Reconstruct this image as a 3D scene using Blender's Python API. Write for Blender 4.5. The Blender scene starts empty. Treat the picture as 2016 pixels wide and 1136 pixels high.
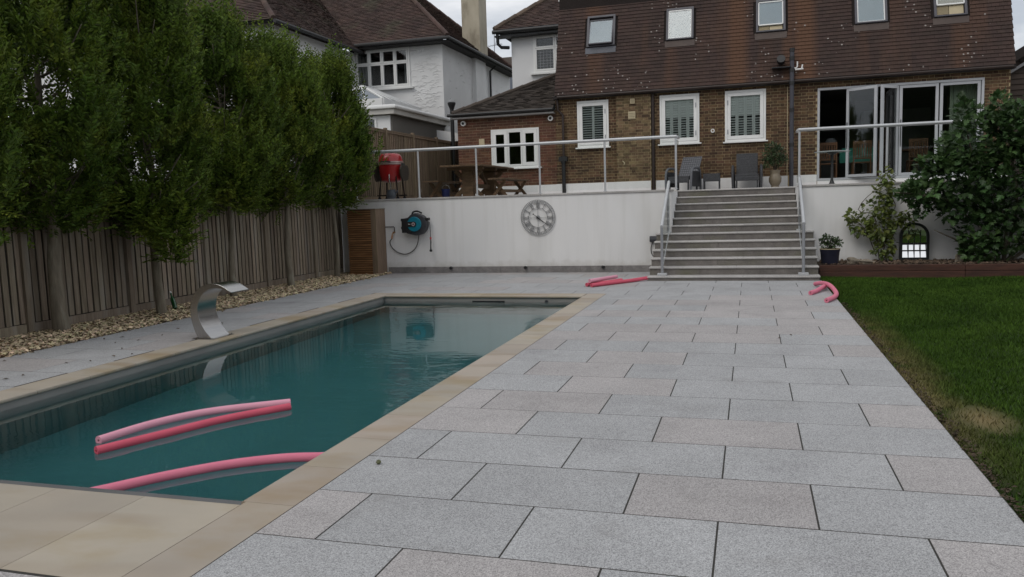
import bpy, bmesh, math, random
import numpy as np
from mathutils import Vector, Matrix

random.seed(7)
rng = np.random.default_rng(11)
S = bpy.context.scene
COL = S.collection
PI = math.pi

# ------------------------------------------------------------------ camera
CAM = Vector((0.0, 0.0, 1.5293))
YAW, PITCH, ROLL = 0.291045, -0.106612, -0.0310785
cy, sy, cp, sp = math.cos(YAW), math.sin(YAW), math.cos(PITCH), math.sin(PITCH)
fwd = Vector((-sy * cp, cy * cp, sp))
rgt = Vector((cy, sy, 0))
upv = rgt.cross(fwd)
r2 = math.cos(ROLL) * rgt + math.sin(ROLL) * upv
u2 = -math.sin(ROLL) * rgt + math.cos(ROLL) * upv
cam = bpy.data.cameras.new("camera")
cam.sensor_width = 36.0
cam.lens = 36.0 * 1577.1 / 2016.0
cam.clip_end = 600
camo = bpy.data.objects.new("camera", cam)
COL.objects.link(camo)
camo.matrix_world = Matrix(((r2.x, u2.x, -fwd.x, CAM.x), (r2.y, u2.y, -fwd.y, CAM.y), (r2.z, u2.z, -fwd.z, CAM.z), (0, 0, 0, 1)))
S.camera = camo
S.render.resolution_x, S.render.resolution_y = 1024, 577
S.view_settings.view_transform = 'Standard'
S.view_settings.look = 'None'
S.view_settings.exposure = 0.05
S.view_settings.gamma = 1.0
S.render.engine = 'CYCLES'
try:
    S.cycles.use_denoising = True
    S.cycles.max_bounces = 10
    S.cycles.transparent_max_bounces = 16
except Exception:
    pass

# ------------------------------------------------------------------ sky
SUN_EL, SUN_ROT = math.radians(46), math.radians(205)
W = bpy.data.worlds.new("World")
S.world = W
W.use_nodes = True
nt = W.node_tree
nt.nodes.clear()
out = nt.nodes.new('ShaderNodeOutputWorld')
bg = nt.nodes.new('ShaderNodeBackground')
bg.inputs['Strength'].default_value = 0.1
sky = nt.nodes.new('ShaderNodeTexSky')
sky.sky_type = 'NISHITA'
sky.sun_disc = False
sky.sun_elevation = SUN_EL
sky.sun_rotation = SUN_ROT
tc = nt.nodes.new('ShaderNodeTexCoord')
mp = nt.nodes.new('ShaderNodeMapping')
mp.inputs['Scale'].default_value = (1.0, 1.0, 3.2)
n1 = nt.nodes.new('ShaderNodeTexNoise')
n1.inputs['Scale'].default_value = 3.1
n1.inputs['Detail'].default_value = 7
n1.inputs['Roughness'].default_value = 0.55
rp = nt.nodes.new('ShaderNodeValToRGB')
rp.color_ramp.elements[0].position = 0.40
rp.color_ramp.elements[0].color = (5.3, 5.7, 6.3, 1)
rp.color_ramp.elements[1].position = 0.60
rp.color_ramp.elements[1].color = (9.6, 9.6, 9.7, 1)
mixs = nt.nodes.new('ShaderNodeMix')
mixs.data_type = 'RGBA'
mixs.inputs['Factor'].default_value = 0.90
nt.links.new(tc.outputs['Generated'], mp.inputs['Vector'])
nt.links.new(mp.outputs['Vector'], n1.inputs['Vector'])
nt.links.new(n1.outputs['Fac'], rp.inputs['Fac'])
nt.links.new(sky.outputs['Color'], mixs.inputs[6])
nt.links.new(rp.outputs['Color'], mixs.inputs[7])
nt.links.new(mixs.outputs[2], bg.inputs['Color'])
nt.links.new(bg.outputs['Background'], out.inputs['Surface'])

sun = bpy.data.lights.new("sun", 'SUN')
sun.energy = 0.9
sun.angle = math.radians(35)
sun.color = (1.0, 0.95, 0.88)
suno = bpy.data.objects.new("sun", sun)
COL.objects.link(suno)
sd = Vector((math.sin(SUN_ROT) * math.cos(SUN_EL), math.cos(SUN_ROT) * math.cos(SUN_EL), math.sin(SUN_EL)))
suno.rotation_euler = sd.to_track_quat('Z', 'Y').to_euler()

# ------------------------------------------------------------------ materials
MATS = {}


def mat(name, c1, c2=None, scale=6.0, rough=0.8, metal=0.0, bump=0.0, bscale=None, detail=4, rnd=0.0, rndhue=0.0,
        stretch=(1, 1, 1), spec=0.5, c3=None, c3scale=1.0, c3lo=0.55, c3hi=0.7, trans=0.0, coat=0.0, speck=None):
    """A principled material: two colours mixed by noise in world space, bump, and a per-piece lightness
    taken from the object's random number plus the 'rnd' attribute of joined pieces."""
    if name in MATS:
        return MATS[name]
    m = bpy.data.materials.new(name)
    m.use_nodes = True
    t = m.node_tree
    N, L = t.nodes, t.links
    b = N['Principled BSDF']
    b.inputs['Roughness'].default_value = rough
    b.inputs['Metallic'].default_value = metal
    b.inputs['Specular IOR Level'].default_value = spec
    if coat:
        b.inputs['Coat Weight'].default_value = coat
        b.inputs['Coat Roughness'].default_value = 0.15
    g = N.new('ShaderNodeNewGeometry')
    mp_ = N.new('ShaderNodeMapping')
    mp_.inputs['Scale'].default_value = stretch
    L.new(g.outputs['Position'], mp_.inputs['Vector'])
    col = None
    if c2 is None:
        c2 = tuple(x * 0.85 for x in c1)
    no = N.new('ShaderNodeTexNoise')
    no.inputs['Scale'].default_value = scale
    no.inputs['Detail'].default_value = detail
    L.new(mp_.outputs['Vector'], no.inputs['Vector'])
    ra = N.new('ShaderNodeValToRGB')
    ra.color_ramp.elements[0].position = 0.35
    ra.color_ramp.elements[1].position = 0.65
    ra.color_ramp.elements[0].color = (*c1, 1)
    ra.color_ramp.elements[1].color = (*c2, 1)
    L.new(no.outputs['Fac'], ra.inputs['Fac'])
    col = ra.outputs['Color']
    if c3 is not None:
        n3 = N.new('ShaderNodeTexNoise')
        n3.inputs['Scale'].default_value = c3scale
        n3.inputs['Detail'].default_value = 5
        L.new(mp_.outputs['Vector'], n3.inputs['Vector'])
        r3 = N.new('ShaderNodeMapRange')
        r3.inputs[1].default_value = c3lo
        r3.inputs[2].default_value = c3hi
        L.new(n3.outputs['Fac'], r3.inputs[0])
        mx = N.new('ShaderNodeMix')
        mx.data_type = 'RGBA'
        mx.inputs[7].default_value = (*c3, 1)
        L.new(r3.outputs[0], mx.inputs[0])
        L.new(col, mx.inputs[6])
        col = mx.outputs[2]
    if speck is not None:
        sc_, amt = speck
        ns = N.new('ShaderNodeTexVoronoi')
        ns.inputs['Scale'].default_value = sc_
        L.new(g.outputs['Position'], ns.inputs['Vector'])
        rs = N.new('ShaderNodeMapRange')
        rs.inputs[1].default_value = 0.0
        rs.inputs[2].default_value = 1.0
        rs.inputs[3].default_value = 1 - amt
        rs.inputs[4].default_value = 1 + amt
        L.new(ns.outputs['Color'], rs.inputs[0])
        ms = N.new('ShaderNodeVectorMath')
        ms.operation = 'SCALE'
        L.new(col, ms.inputs[0])
        L.new(rs.outputs[0], ms.inputs['Scale'])
        col = ms.outputs[0]
    if rnd or rndhue:
        oi = N.new('ShaderNodeObjectInfo')
        at = N.new('ShaderNodeAttribute')
        at.attribute_name = 'rnd'
        ad = N.new('ShaderNodeMath')
        ad.operation = 'ADD'
        L.new(oi.outputs['Random'], ad.inputs[0])
        L.new(at.outputs['Fac'], ad.inputs[1])
        fr = N.new('ShaderNodeMath')
        fr.operation = 'FRACT'
        L.new(ad.outputs[0], fr.inputs[0])
        mr = N.new('ShaderNodeMapRange')
        mr.inputs[3].default_value = 1 - rnd
        mr.inputs[4].default_value = 1 + rnd
        L.new(fr.outputs[0], mr.inputs[0])
        hs = N.new('ShaderNodeHueSaturation')
        L.new(col, hs.inputs['Color'])
        L.new(mr.outputs[0], hs.inputs['Value'])
        if rndhue:
            f2 = N.new('ShaderNodeMath')
            f2.operation = 'MULTIPLY'
            f2.inputs[1].default_value = 7.31
            L.new(fr.outputs[0], f2.inputs[0])
            f3 = N.new('ShaderNodeMath')
            f3.operation = 'FRACT'
            L.new(f2.outputs[0], f3.inputs[0])
            m2 = N.new('ShaderNodeMapRange')
            m2.inputs[3].default_value = 0.5 - rndhue
            m2.inputs[4].default_value = 0.5 + rndhue
            L.new(f3.outputs[0], m2.inputs[0])
            L.new(m2.outputs[0], hs.inputs['Hue'])
        col = hs.outputs['Color']
    L.new(col, b.inputs['Base Color'])
    if bump:
        nb = N.new('ShaderNodeTexNoise')
        nb.inputs['Scale'].default_value = bscale or scale * 4
        nb.inputs['Detail'].default_value = 5
        L.new(mp_.outputs['Vector'], nb.inputs['Vector'])
        bu = N.new('ShaderNodeBump')
        bu.inputs['Strength'].default_value = bump
        bu.inputs['Distance'].default_value = 0.01
        L.new(nb.outputs['Fac'], bu.inputs['Height'])
        L.new(bu.outputs['Normal'], b.inputs['Normal'])
    if trans:
        tr = N.new('ShaderNodeBsdfTranslucent')
        L.new(col, tr.inputs['Color'])
        mx = N.new('ShaderNodeMixShader')
        mx.inputs[0].default_value = trans
        L.new(b.outputs[0], mx.inputs[1])
        L.new(tr.outputs[0], mx.inputs[2])
        L.new(mx.outputs[0], N['Material Output'].inputs['Surface'])
    MATS[name] = m
    return m


def glass_mat(name, tint=(0.9, 0.95, 0.93), rough=0.02, ior=1.45, boost=1.0):
    m = bpy.data.materials.new(name)
    m.use_nodes = True
    t = m.node_tree
    N, L = t.nodes, t.links
    N.remove(N['Principled BSDF'])
    tr = N.new('ShaderNodeBsdfTransparent')
    tr.inputs['Color'].default_value = (*tint, 1)
    gl = N.new('ShaderNodeBsdfGlossy')
    gl.inputs['Roughness'].default_value = rough
    fr = N.new('ShaderNodeFresnel')
    fr.inputs['IOR'].default_value = ior
    mu = N.new('ShaderNodeMath')
    mu.operation = 'MULTIPLY'
    mu.use_clamp = True
    mu.inputs[1].default_value = boost
    L.new(fr.outputs[0], mu.inputs[0])
    mx = N.new('ShaderNodeMixShader')
    L.new(mu.outputs[0], mx.inputs[0])
    L.new(tr.outputs[0], mx.inputs[1])
    L.new(gl.outputs[0], mx.inputs[2])
    L.new(mx.outputs[0], N['Material Output'].inputs['Surface'])
    return m


GRANITE = mat('granite_paving', (0.375, 0.375, 0.378), (0.335, 0.335, 0.337), 1.6, rough=0.75, bump=0.03, bscale=260, rnd=0.05, rndhue=0.0,
              speck=(210, 0.55), c3=(0.27, 0.265, 0.27), c3scale=1.7, c3lo=0.56, c3hi=0.85)
GRANITE_PINK = mat('pinkish_granite_paving', (0.385, 0.362, 0.355), (0.345, 0.326, 0.320), 1.6, rough=0.75, bump=0.03, bscale=260, rnd=0.05,
                   speck=(210, 0.52), c3=(0.29, 0.27, 0.265), c3scale=1.9, c3lo=0.56, c3hi=0.85)
STEPSTONE = mat('step_granite', (0.46, 0.44, 0.42), (0.38, 0.365, 0.35), 3, rough=0.8, bump=0.2, bscale=200, rnd=0.10, speck=(150, 0.3))
RISER = mat('riser_granite', (0.185, 0.168, 0.155), (0.135, 0.123, 0.114), 5, rough=0.85, bump=0.3, bscale=160, rnd=0.12, speck=(150, 0.35),
            c3=(0.14, 0.135, 0.095), c3scale=2.0, c3lo=0.5, c3hi=0.75)
SKIRT = mat('skirting_granite', (0.25, 0.235, 0.228), (0.185, 0.175, 0.17), 7, rough=0.85, bump=0.3, bscale=160, rnd=0.12, speck=(120, 0.35))
MORTAR_D = mat('dark_bedding_sand', (0.045, 0.042, 0.036), (0.03, 0.028, 0.024), 30, rough=1.0)
WHITE_WALL = mat('white_render_paint', (0.80, 0.79, 0.78), (0.74, 0.735, 0.73), 0.9, rough=0.85, bump=0.08, bscale=90,
                 c3=(0.62, 0.61, 0.585), c3scale=0.8, c3lo=0.54, c3hi=0.85, stretch=(1, 1, 0.35))
WHITE_PAINT = mat('white_paint', (0.80, 0.80, 0.78), (0.75, 0.75, 0.735), 3, rough=0.45, rnd=0.03)
HOUSE_WHITE = mat('white_house_render', (0.78, 0.78, 0.775), (0.70, 0.70, 0.695), 1.2, rough=0.9, bump=0.35, bscale=26)
GREY_RENDER = mat('grey_cement_render', (0.16, 0.148, 0.132), (0.14, 0.13, 0.115), 1.2, rough=0.95, bump=0.1, bscale=60)
STEEL = mat('brushed_steel', (0.46, 0.45, 0.435), (0.41, 0.40, 0.39), 3, rough=0.22, metal=1.0, bump=0.05, bscale=30, stretch=(40, 1, 1))
ALU = mat('satin_aluminium', (0.55, 0.56, 0.57), (0.50, 0.51, 0.52), 4, rough=0.45, metal=0.35)
ALU_DARK = mat('grey_aluminium', (0.33, 0.34, 0.36), (0.29, 0.30, 0.32), 4, rough=0.5, metal=0.3)
DOOR_ALU = mat('pale_door_aluminium', (0.46, 0.47, 0.49), (0.43, 0.44, 0.46), 4, rough=0.4)
GLASS = glass_mat('clear_glass', (0.96, 0.975, 0.97), 0.01, 1.45, 0.45)
WGLASS = glass_mat('window_glass', (0.96, 0.975, 0.97), 0.01, 1.5, 1.3)
MIRROR = mat('mirror_glass', (0.85, 0.86, 0.87), (0.85, 0.86, 0.87), 1, rough=0.02, metal=1.0)
BLACK = mat('black_plastic', (0.012, 0.012, 0.013), (0.018, 0.018, 0.019), 10, rough=0.5)
DARKGREY = mat('dark_grey_plastic', (0.045, 0.047, 0.055), (0.035, 0.037, 0.043), 10, rough=0.5)
DARK_BACKING = mat('dark_interior', (0.02, 0.02, 0.02), (0.015, 0.015, 0.015), 2, rough=1.0)  # near-black colour puts in the shade of unlit rooms and roof undersides
ROOM = mat('room_wall', (0.13, 0.125, 0.118), (0.105, 0.10, 0.095), 1.5, rough=0.9)
BROWN_PIPE = mat('brown_painted_pipe', (0.030, 0.017, 0.012), (0.022, 0.013, 0.010), 8, rough=0.55)
SANDSTONE = mat('buff_sandstone', (0.40, 0.345, 0.28), (0.36, 0.315, 0.26), 1.8, rough=0.7, bump=0.08, bscale=80, rnd=0.08, rndhue=0.008,
                c3=(0.335, 0.265, 0.175), c3scale=1.1, c3lo=0.50, c3hi=0.66, stretch=(1, 1.6, 1))
LINER = mat('grey_pool_liner', (0.30, 0.29, 0.275), (0.25, 0.24, 0.23), 1.5, rough=0.6)
FENCE_WOOD = mat('weathered_fence_timber', (0.27, 0.222, 0.165), (0.19, 0.152, 0.112), 5, rough=0.95, bump=0.5, bscale=20, rnd=0.22, rndhue=0.01,
                 stretch=(6, 6, 0.6), c3=(0.30, 0.275, 0.235), c3scale=1.2, c3lo=0.5, c3hi=0.75)
FENCE_NEW = mat('brown_fence_timber', (0.23, 0.165, 0.11), (0.165, 0.12, 0.08), 4, rough=0.9, bump=0.4, bscale=20, rnd=0.16, rndhue=0.01, stretch=(6, 6, 0.6))
CEDAR = mat('cedar_slats', (0.27, 0.135, 0.055), (0.17, 0.08, 0.03), 4, rough=0.8, bump=0.3, bscale=20, rnd=0.22, stretch=(0.8, 0.8, 7))
OAK = mat('brown_garden_timber', (0.15, 0.088, 0.046), (0.10, 0.058, 0.03), 6, rough=0.7, bump=0.2, rnd=0.15, stretch=(1, 1, 4))
SLEEPER = mat('red_brown_sleeper', (0.080, 0.034, 0.022), (0.050, 0.023, 0.016), 5, rough=0.9, bump=0.4, bscale=30, rnd=0.15, stretch=(0.6, 3, 3))
SOIL = mat('brown_soil', (0.085, 0.058, 0.038), (0.05, 0.035, 0.022), 20, rough=1.0, bump=0.8, bscale=40)
BARK = mat('hornbeam_bark', (0.20, 0.172, 0.13), (0.135, 0.115, 0.085), 9, rough=0.95, bump=0.6, bscale=30, stretch=(2, 2, 0.4), c3=(0.24, 0.225, 0.175), c3scale=6)
TWIG = mat('brown_twig', (0.075, 0.05, 0.035), (0.05, 0.035, 0.025), 12, rough=0.9)
LEAF = mat('hornbeam_leaf', (0.108, 0.162, 0.023), (0.064, 0.110, 0.015), 0.9, rough=0.5, spec=0.22, rnd=0.6, rndhue=0.010, trans=0.30, c3=(0.175, 0.205, 0.026), c3scale=1.6, c3lo=0.5, c3hi=0.75)  # paler noise patches paint brighter highlights into the foliage
FIGLEAF = mat('fig_leaf', (0.060, 0.112, 0.034), (0.036, 0.072, 0.023), 1.2, rough=0.45, spec=0.3, rnd=0.5, rndhue=0.012, trans=0.15)
VINELEAF = mat('yellow_green_leaf', (0.17, 0.20, 0.045), (0.10, 0.14, 0.032), 4, rough=0.5, rnd=0.45, rndhue=0.02, trans=0.25)
OLIVELEAF = mat('dark_shrub_leaf', (0.05, 0.085, 0.03), (0.035, 0.06, 0.022), 4, rough=0.5, rnd=0.5, trans=0.15)
PEBBLE = mat('buff_gravel', (0.66, 0.53, 0.34), (0.52, 0.42, 0.28), 30, rough=0.8, rnd=0.5, rndhue=0.03)
PINK = mat('pink_foam', (0.70, 0.20, 0.285), (0.66, 0.18, 0.265), 5, rough=0.75, bump=0.1, bscale=200)
RED_FOAM = mat('red_pink_foam', (0.63, 0.10, 0.155), (0.59, 0.09, 0.14), 5, rough=0.75, bump=0.1, bscale=200)
PALE_FOAM = mat('pale_pink_foam', (0.73, 0.35, 0.44), (0.70, 0.32, 0.41), 5, rough=0.75, bump=0.1, bscale=200)
BRICK_Y = mat('brown_stock_brick', (0.105, 0.060, 0.032), (0.066, 0.037, 0.021), 9, rough=0.95, bump=0.5, bscale=60, rnd=0.42, rndhue=0.012,
              c3=(0.135, 0.082, 0.040), c3scale=0.9, c3lo=0.48, c3hi=0.7)
BRICK_R = mat('red_brown_brick', (0.145, 0.062, 0.036), (0.098, 0.043, 0.027), 9, rough=0.95, bump=0.5, bscale=60, rnd=0.28, rndhue=0.010,
              c3=(0.10, 0.055, 0.035), c3scale=1.2, c3lo=0.5, c3hi=0.7)
MORTAR_Y = mat('tan_mortar', (0.40, 0.315, 0.185), (0.33, 0.255, 0.15), 6, rough=1.0, bump=0.3, bscale=80)
MORTAR_R = mat('red_wall_mortar', (0.38, 0.28, 0.19), (0.26, 0.19, 0.13), 6, rough=1.0, bump=0.3, bscale=80)
ROOF_FAR = mat('brown_clay_roof_tile', (0.085, 0.052, 0.042), (0.060, 0.039, 0.033), 1.5, rough=0.95, rnd=0.20, rndhue=0.01, c3=(0.085, 0.075, 0.05), c3scale=0.8)
ROOF_GREY = mat('grey_brown_roof_tile', (0.078, 0.062, 0.050), (0.058, 0.046, 0.038), 1.5, rough=0.95, rnd=0.17)
CREAM = mat('cream_plastic', (0.50, 0.42, 0.27), (0.46, 0.39, 0.25), 8, rough=0.6)
CHIMNEY = mat('stained_cream_render', (0.50, 0.45, 0.35), (0.38, 0.335, 0.255), 2.2, rough=0.95, bump=0.3, bscale=20, c3=(0.22, 0.19, 0.14), c3scale=2.2, c3lo=0.56, c3hi=0.75, stretch=(1, 1, 0.5))
LEAD = mat('lead_flashing', (0.10, 0.105, 0.125), (0.08, 0.085, 0.10), 6, rough=0.6)
BROWNLEAD = mat('brown_flashing', (0.085, 0.062, 0.052), (0.07, 0.05, 0.043), 6, rough=0.7)
SHUTTER = mat('pale_green_shutter', (0.80, 0.85, 0.82), (0.77, 0.82, 0.79), 4, rough=0.5, rnd=0.05)
BLIND = mat('white_blind', (0.42, 0.50, 0.56), (0.38, 0.45, 0.51), 1, rough=0.7)
RATTAN = mat('dark_rattan', (0.055, 0.056, 0.062), (0.018, 0.019, 0.021), 45, rough=0.6, bump=0.5, bscale=60, rnd=0.1)
RATTAN_LIT = mat('lit_rattan', (0.15, 0.155, 0.17), (0.085, 0.088, 0.098), 45, rough=0.6, bump=0.5, bscale=60)  # paler copy of the dark rattan, light painted into the colour
TERRACOTTA = mat('beige_glazed_pot', (0.20, 0.165, 0.115), (0.16, 0.13, 0.09), 6, rough=0.45)
NAVYPOT = mat('dark_blue_pot', (0.022, 0.023, 0.042), (0.018, 0.019, 0.033), 6, rough=0.3)
TEAL = mat('teal_plastic', (0.006, 0.20, 0.27), (0.005, 0.16, 0.24), 6, rough=0.4)
TEALCLOTH = mat('teal_cloth', (0.06, 0.32, 0.25), (0.05, 0.27, 0.21), 6, rough=0.9)
CERAMIC_RED = mat('red_glazed_ceramic', (0.42, 0.012, 0.016), (0.36, 0.010, 0.014), 6, rough=0.3, bump=0.15, bscale=120, coat=0.5)
CLOCKMETAL = mat('grey_clock_metal', (0.29, 0.29, 0.295), (0.24, 0.24, 0.245), 10, rough=0.6, metal=0.3)
BRASS = mat('brass', (0.45, 0.26, 0.12), (0.35, 0.2, 0.09), 10, rough=0.4, metal=0.8)
RUBBER = mat('grey_rubber_hose', (0.075, 0.072, 0.07), (0.06, 0.058, 0.056), 8, rough=0.6)
BOTTLE = mat('green_bottle_glass', (0.010, 0.075, 0.022), (0.008, 0.06, 0.018), 4, rough=0.12, coat=0.5)
STONE = mat('pale_bed_stone', (0.24, 0.205, 0.16), (0.17, 0.145, 0.11), 10, rough=0.9, bump=0.6, bscale=30)
CURTAIN = mat('grey_net_curtain', (0.34, 0.35, 0.36), (0.22, 0.23, 0.24), 8, rough=0.9, stretch=(6, 6, 0.3))
GREENPANEL = mat('pale_green_curtain', (0.34, 0.42, 0.30), (0.27, 0.34, 0.24), 3, rough=0.9, stretch=(6, 6, 0.3))
PINE = mat('orange_pine', (0.17, 0.08, 0.035), (0.13, 0.06, 0.026), 4, rough=0.6)
BLUEPOT = mat('blue_plastic', (0.02, 0.03, 0.14), (0.015, 0.022, 0.10), 4, rough=0.5)
DEBRIS = mat('brown_dead_leaf', (0.075, 0.05, 0.03), (0.05, 0.035, 0.02), 10, rough=0.9, rnd=0.4)


def add_layer(m, col, build):
    """mix a further colour over a material's base colour with a factor socket made by build(N, L, geometry node)"""
    N_, L_ = m.node_tree.nodes, m.node_tree.links
    bs_ = N_['Principled BSDF']
    prev_ = bs_.inputs['Base Color'].links[0].from_socket
    g2 = N_.new('ShaderNodeNewGeometry')
    f = build(N_, L_, g2)
    mx_ = N_.new('ShaderNodeMix')
    mx_.data_type = 'RGBA'
    mx_.inputs[7].default_value = (*col, 1)
    L_.new(f, mx_.inputs[0])
    L_.new(prev_, mx_.inputs[6])
    L_.new(mx_.outputs[2], bs_.inputs['Base Color'])


def vein_factor(N_, L_, g2):
    w = N_.new('ShaderNodeTexWave')
    w.wave_type = 'RINGS'
    w.inputs['Scale'].default_value = .55
    w.inputs['Distortion'].default_value = 5.5
    w.inputs['Detail'].default_value = 2.0
    w.inputs['Detail Scale'].default_value = .9
    L_.new(g2.outputs['Position'], w.inputs['Vector'])
    r = N_.new('ShaderNodeMapRange')
    r.inputs[1].default_value = .80
    r.inputs[2].default_value = .98
    r.inputs[4].default_value = .42
    L_.new(w.outputs['Fac'], r.inputs[0])
    n_ = N_.new('ShaderNodeTexNoise')
    n_.inputs['Scale'].default_value = .9
    L_.new(g2.outputs['Position'], n_.inputs['Vector'])
    r2_ = N_.new('ShaderNodeMapRange')
    r2_.inputs[1].default_value = .42
    r2_.inputs[2].default_value = .62
    L_.new(n_.outputs['Fac'], r2_.inputs[0])
    mu = N_.new('ShaderNodeMath')
    mu.operation = 'MULTIPLY'
    L_.new(r.outputs[0], mu.inputs[0])
    L_.new(r2_.outputs[0], mu.inputs[1])
    return mu.outputs[0]


add_layer(SANDSTONE, (0.26, 0.19, 0.12), vein_factor)


def streak_factor(N_, L_, g2):
    mp2 = N_.new('ShaderNodeMapping')
    mp2.inputs['Scale'].default_value = (5.5, 5.5, .28)
    L_.new(g2.outputs['Position'], mp2.inputs['Vector'])
    n_ = N_.new('ShaderNodeTexNoise')
    n_.inputs['Scale'].default_value = 1.4
    n_.inputs['Detail'].default_value = 6
    L_.new(mp2.outputs['Vector'], n_.inputs['Vector'])
    r = N_.new('ShaderNodeMapRange')
    r.inputs[1].default_value = .50
    r.inputs[2].default_value = .80
    r.inputs[4].default_value = .24
    L_.new(n_.outputs['Fac'], r.inputs[0])
    return r.outputs[0]


add_layer(WHITE_WALL, (0.50, 0.485, 0.45), streak_factor)


def splash_factor(N_, L_, g2):
    """rain splash dirt within a hand of the ground"""
    sx = N_.new('ShaderNodeSeparateXYZ')
    L_.new(g2.outputs['Position'], sx.inputs[0])
    n_ = N_.new('ShaderNodeTexNoise')
    n_.inputs['Scale'].default_value = 7
    n_.inputs['Detail'].default_value = 6
    L_.new(g2.outputs['Position'], n_.inputs['Vector'])
    m1 = N_.new('ShaderNodeMath')
    m1.operation = 'MULTIPLY_ADD'
    m1.inputs[1].default_value = -.30
    L_.new(n_.outputs['Fac'], m1.inputs[0])
    L_.new(sx.outputs[2], m1.inputs[2])
    r = N_.new('ShaderNodeMapRange')
    r.inputs[1].default_value = .13
    r.inputs[2].default_value = -.02
    r.inputs[4].default_value = .38
    L_.new(m1.outputs[0], r.inputs[0])
    return r.outputs[0]


add_layer(WHITE_WALL, (0.40, 0.37, 0.31), splash_factor)


def damp_factor(N_, L_, g2):
    n_ = N_.new('ShaderNodeTexNoise')
    n_.inputs['Scale'].default_value = 2.3
    n_.inputs['Detail'].default_value = 7
    n_.inputs['Roughness'].default_value = .62
    L_.new(g2.outputs['Position'], n_.inputs['Vector'])
    r = N_.new('ShaderNodeMapRange')
    r.inputs[1].default_value = .56
    r.inputs[2].default_value = .74
    r.inputs[4].default_value = .42
    L_.new(n_.outputs['Fac'], r.inputs[0])
    return r.outputs[0]


for m_s in (GRANITE, GRANITE_PINK):
    add_layer(m_s, (0.22, 0.21, 0.20), damp_factor)

# ------------------------------------------------------------------ mesh helpers
def set_props(o, label=None, cat=None, group=None, kind=None):
    if label:
        o['label'] = label
    if cat:
        o['category'] = cat
    if group:
        o['group'] = group
    if kind:
        o['kind'] = kind
    return o


def world_loc(o):
    v = Vector((0, 0, 0))
    while o is not None:
        v = v + Vector(o.location)
        o = o.parent
    return v


def link(name, me, loc, parent=None, rot=None):
    """Link a mesh object; loc is its place in the world (parents are never rotated when this is used)."""
    o = bpy.data.objects.new(name, me)
    COL.objects.link(o)
    if parent is not None:
        o.parent = parent
        o.location = Vector(loc) - world_loc(parent)
    else:
        o.location = loc
    if rot is not None:
        o.rotation_euler = rot
    return o


def thing(name, label, cat, loc, group=None):
    o = bpy.data.objects.new(name, None)
    o.empty_display_size = 0.2
    COL.objects.link(o)
    o.location = loc
    return set_props(o, label, cat, group)


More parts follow.
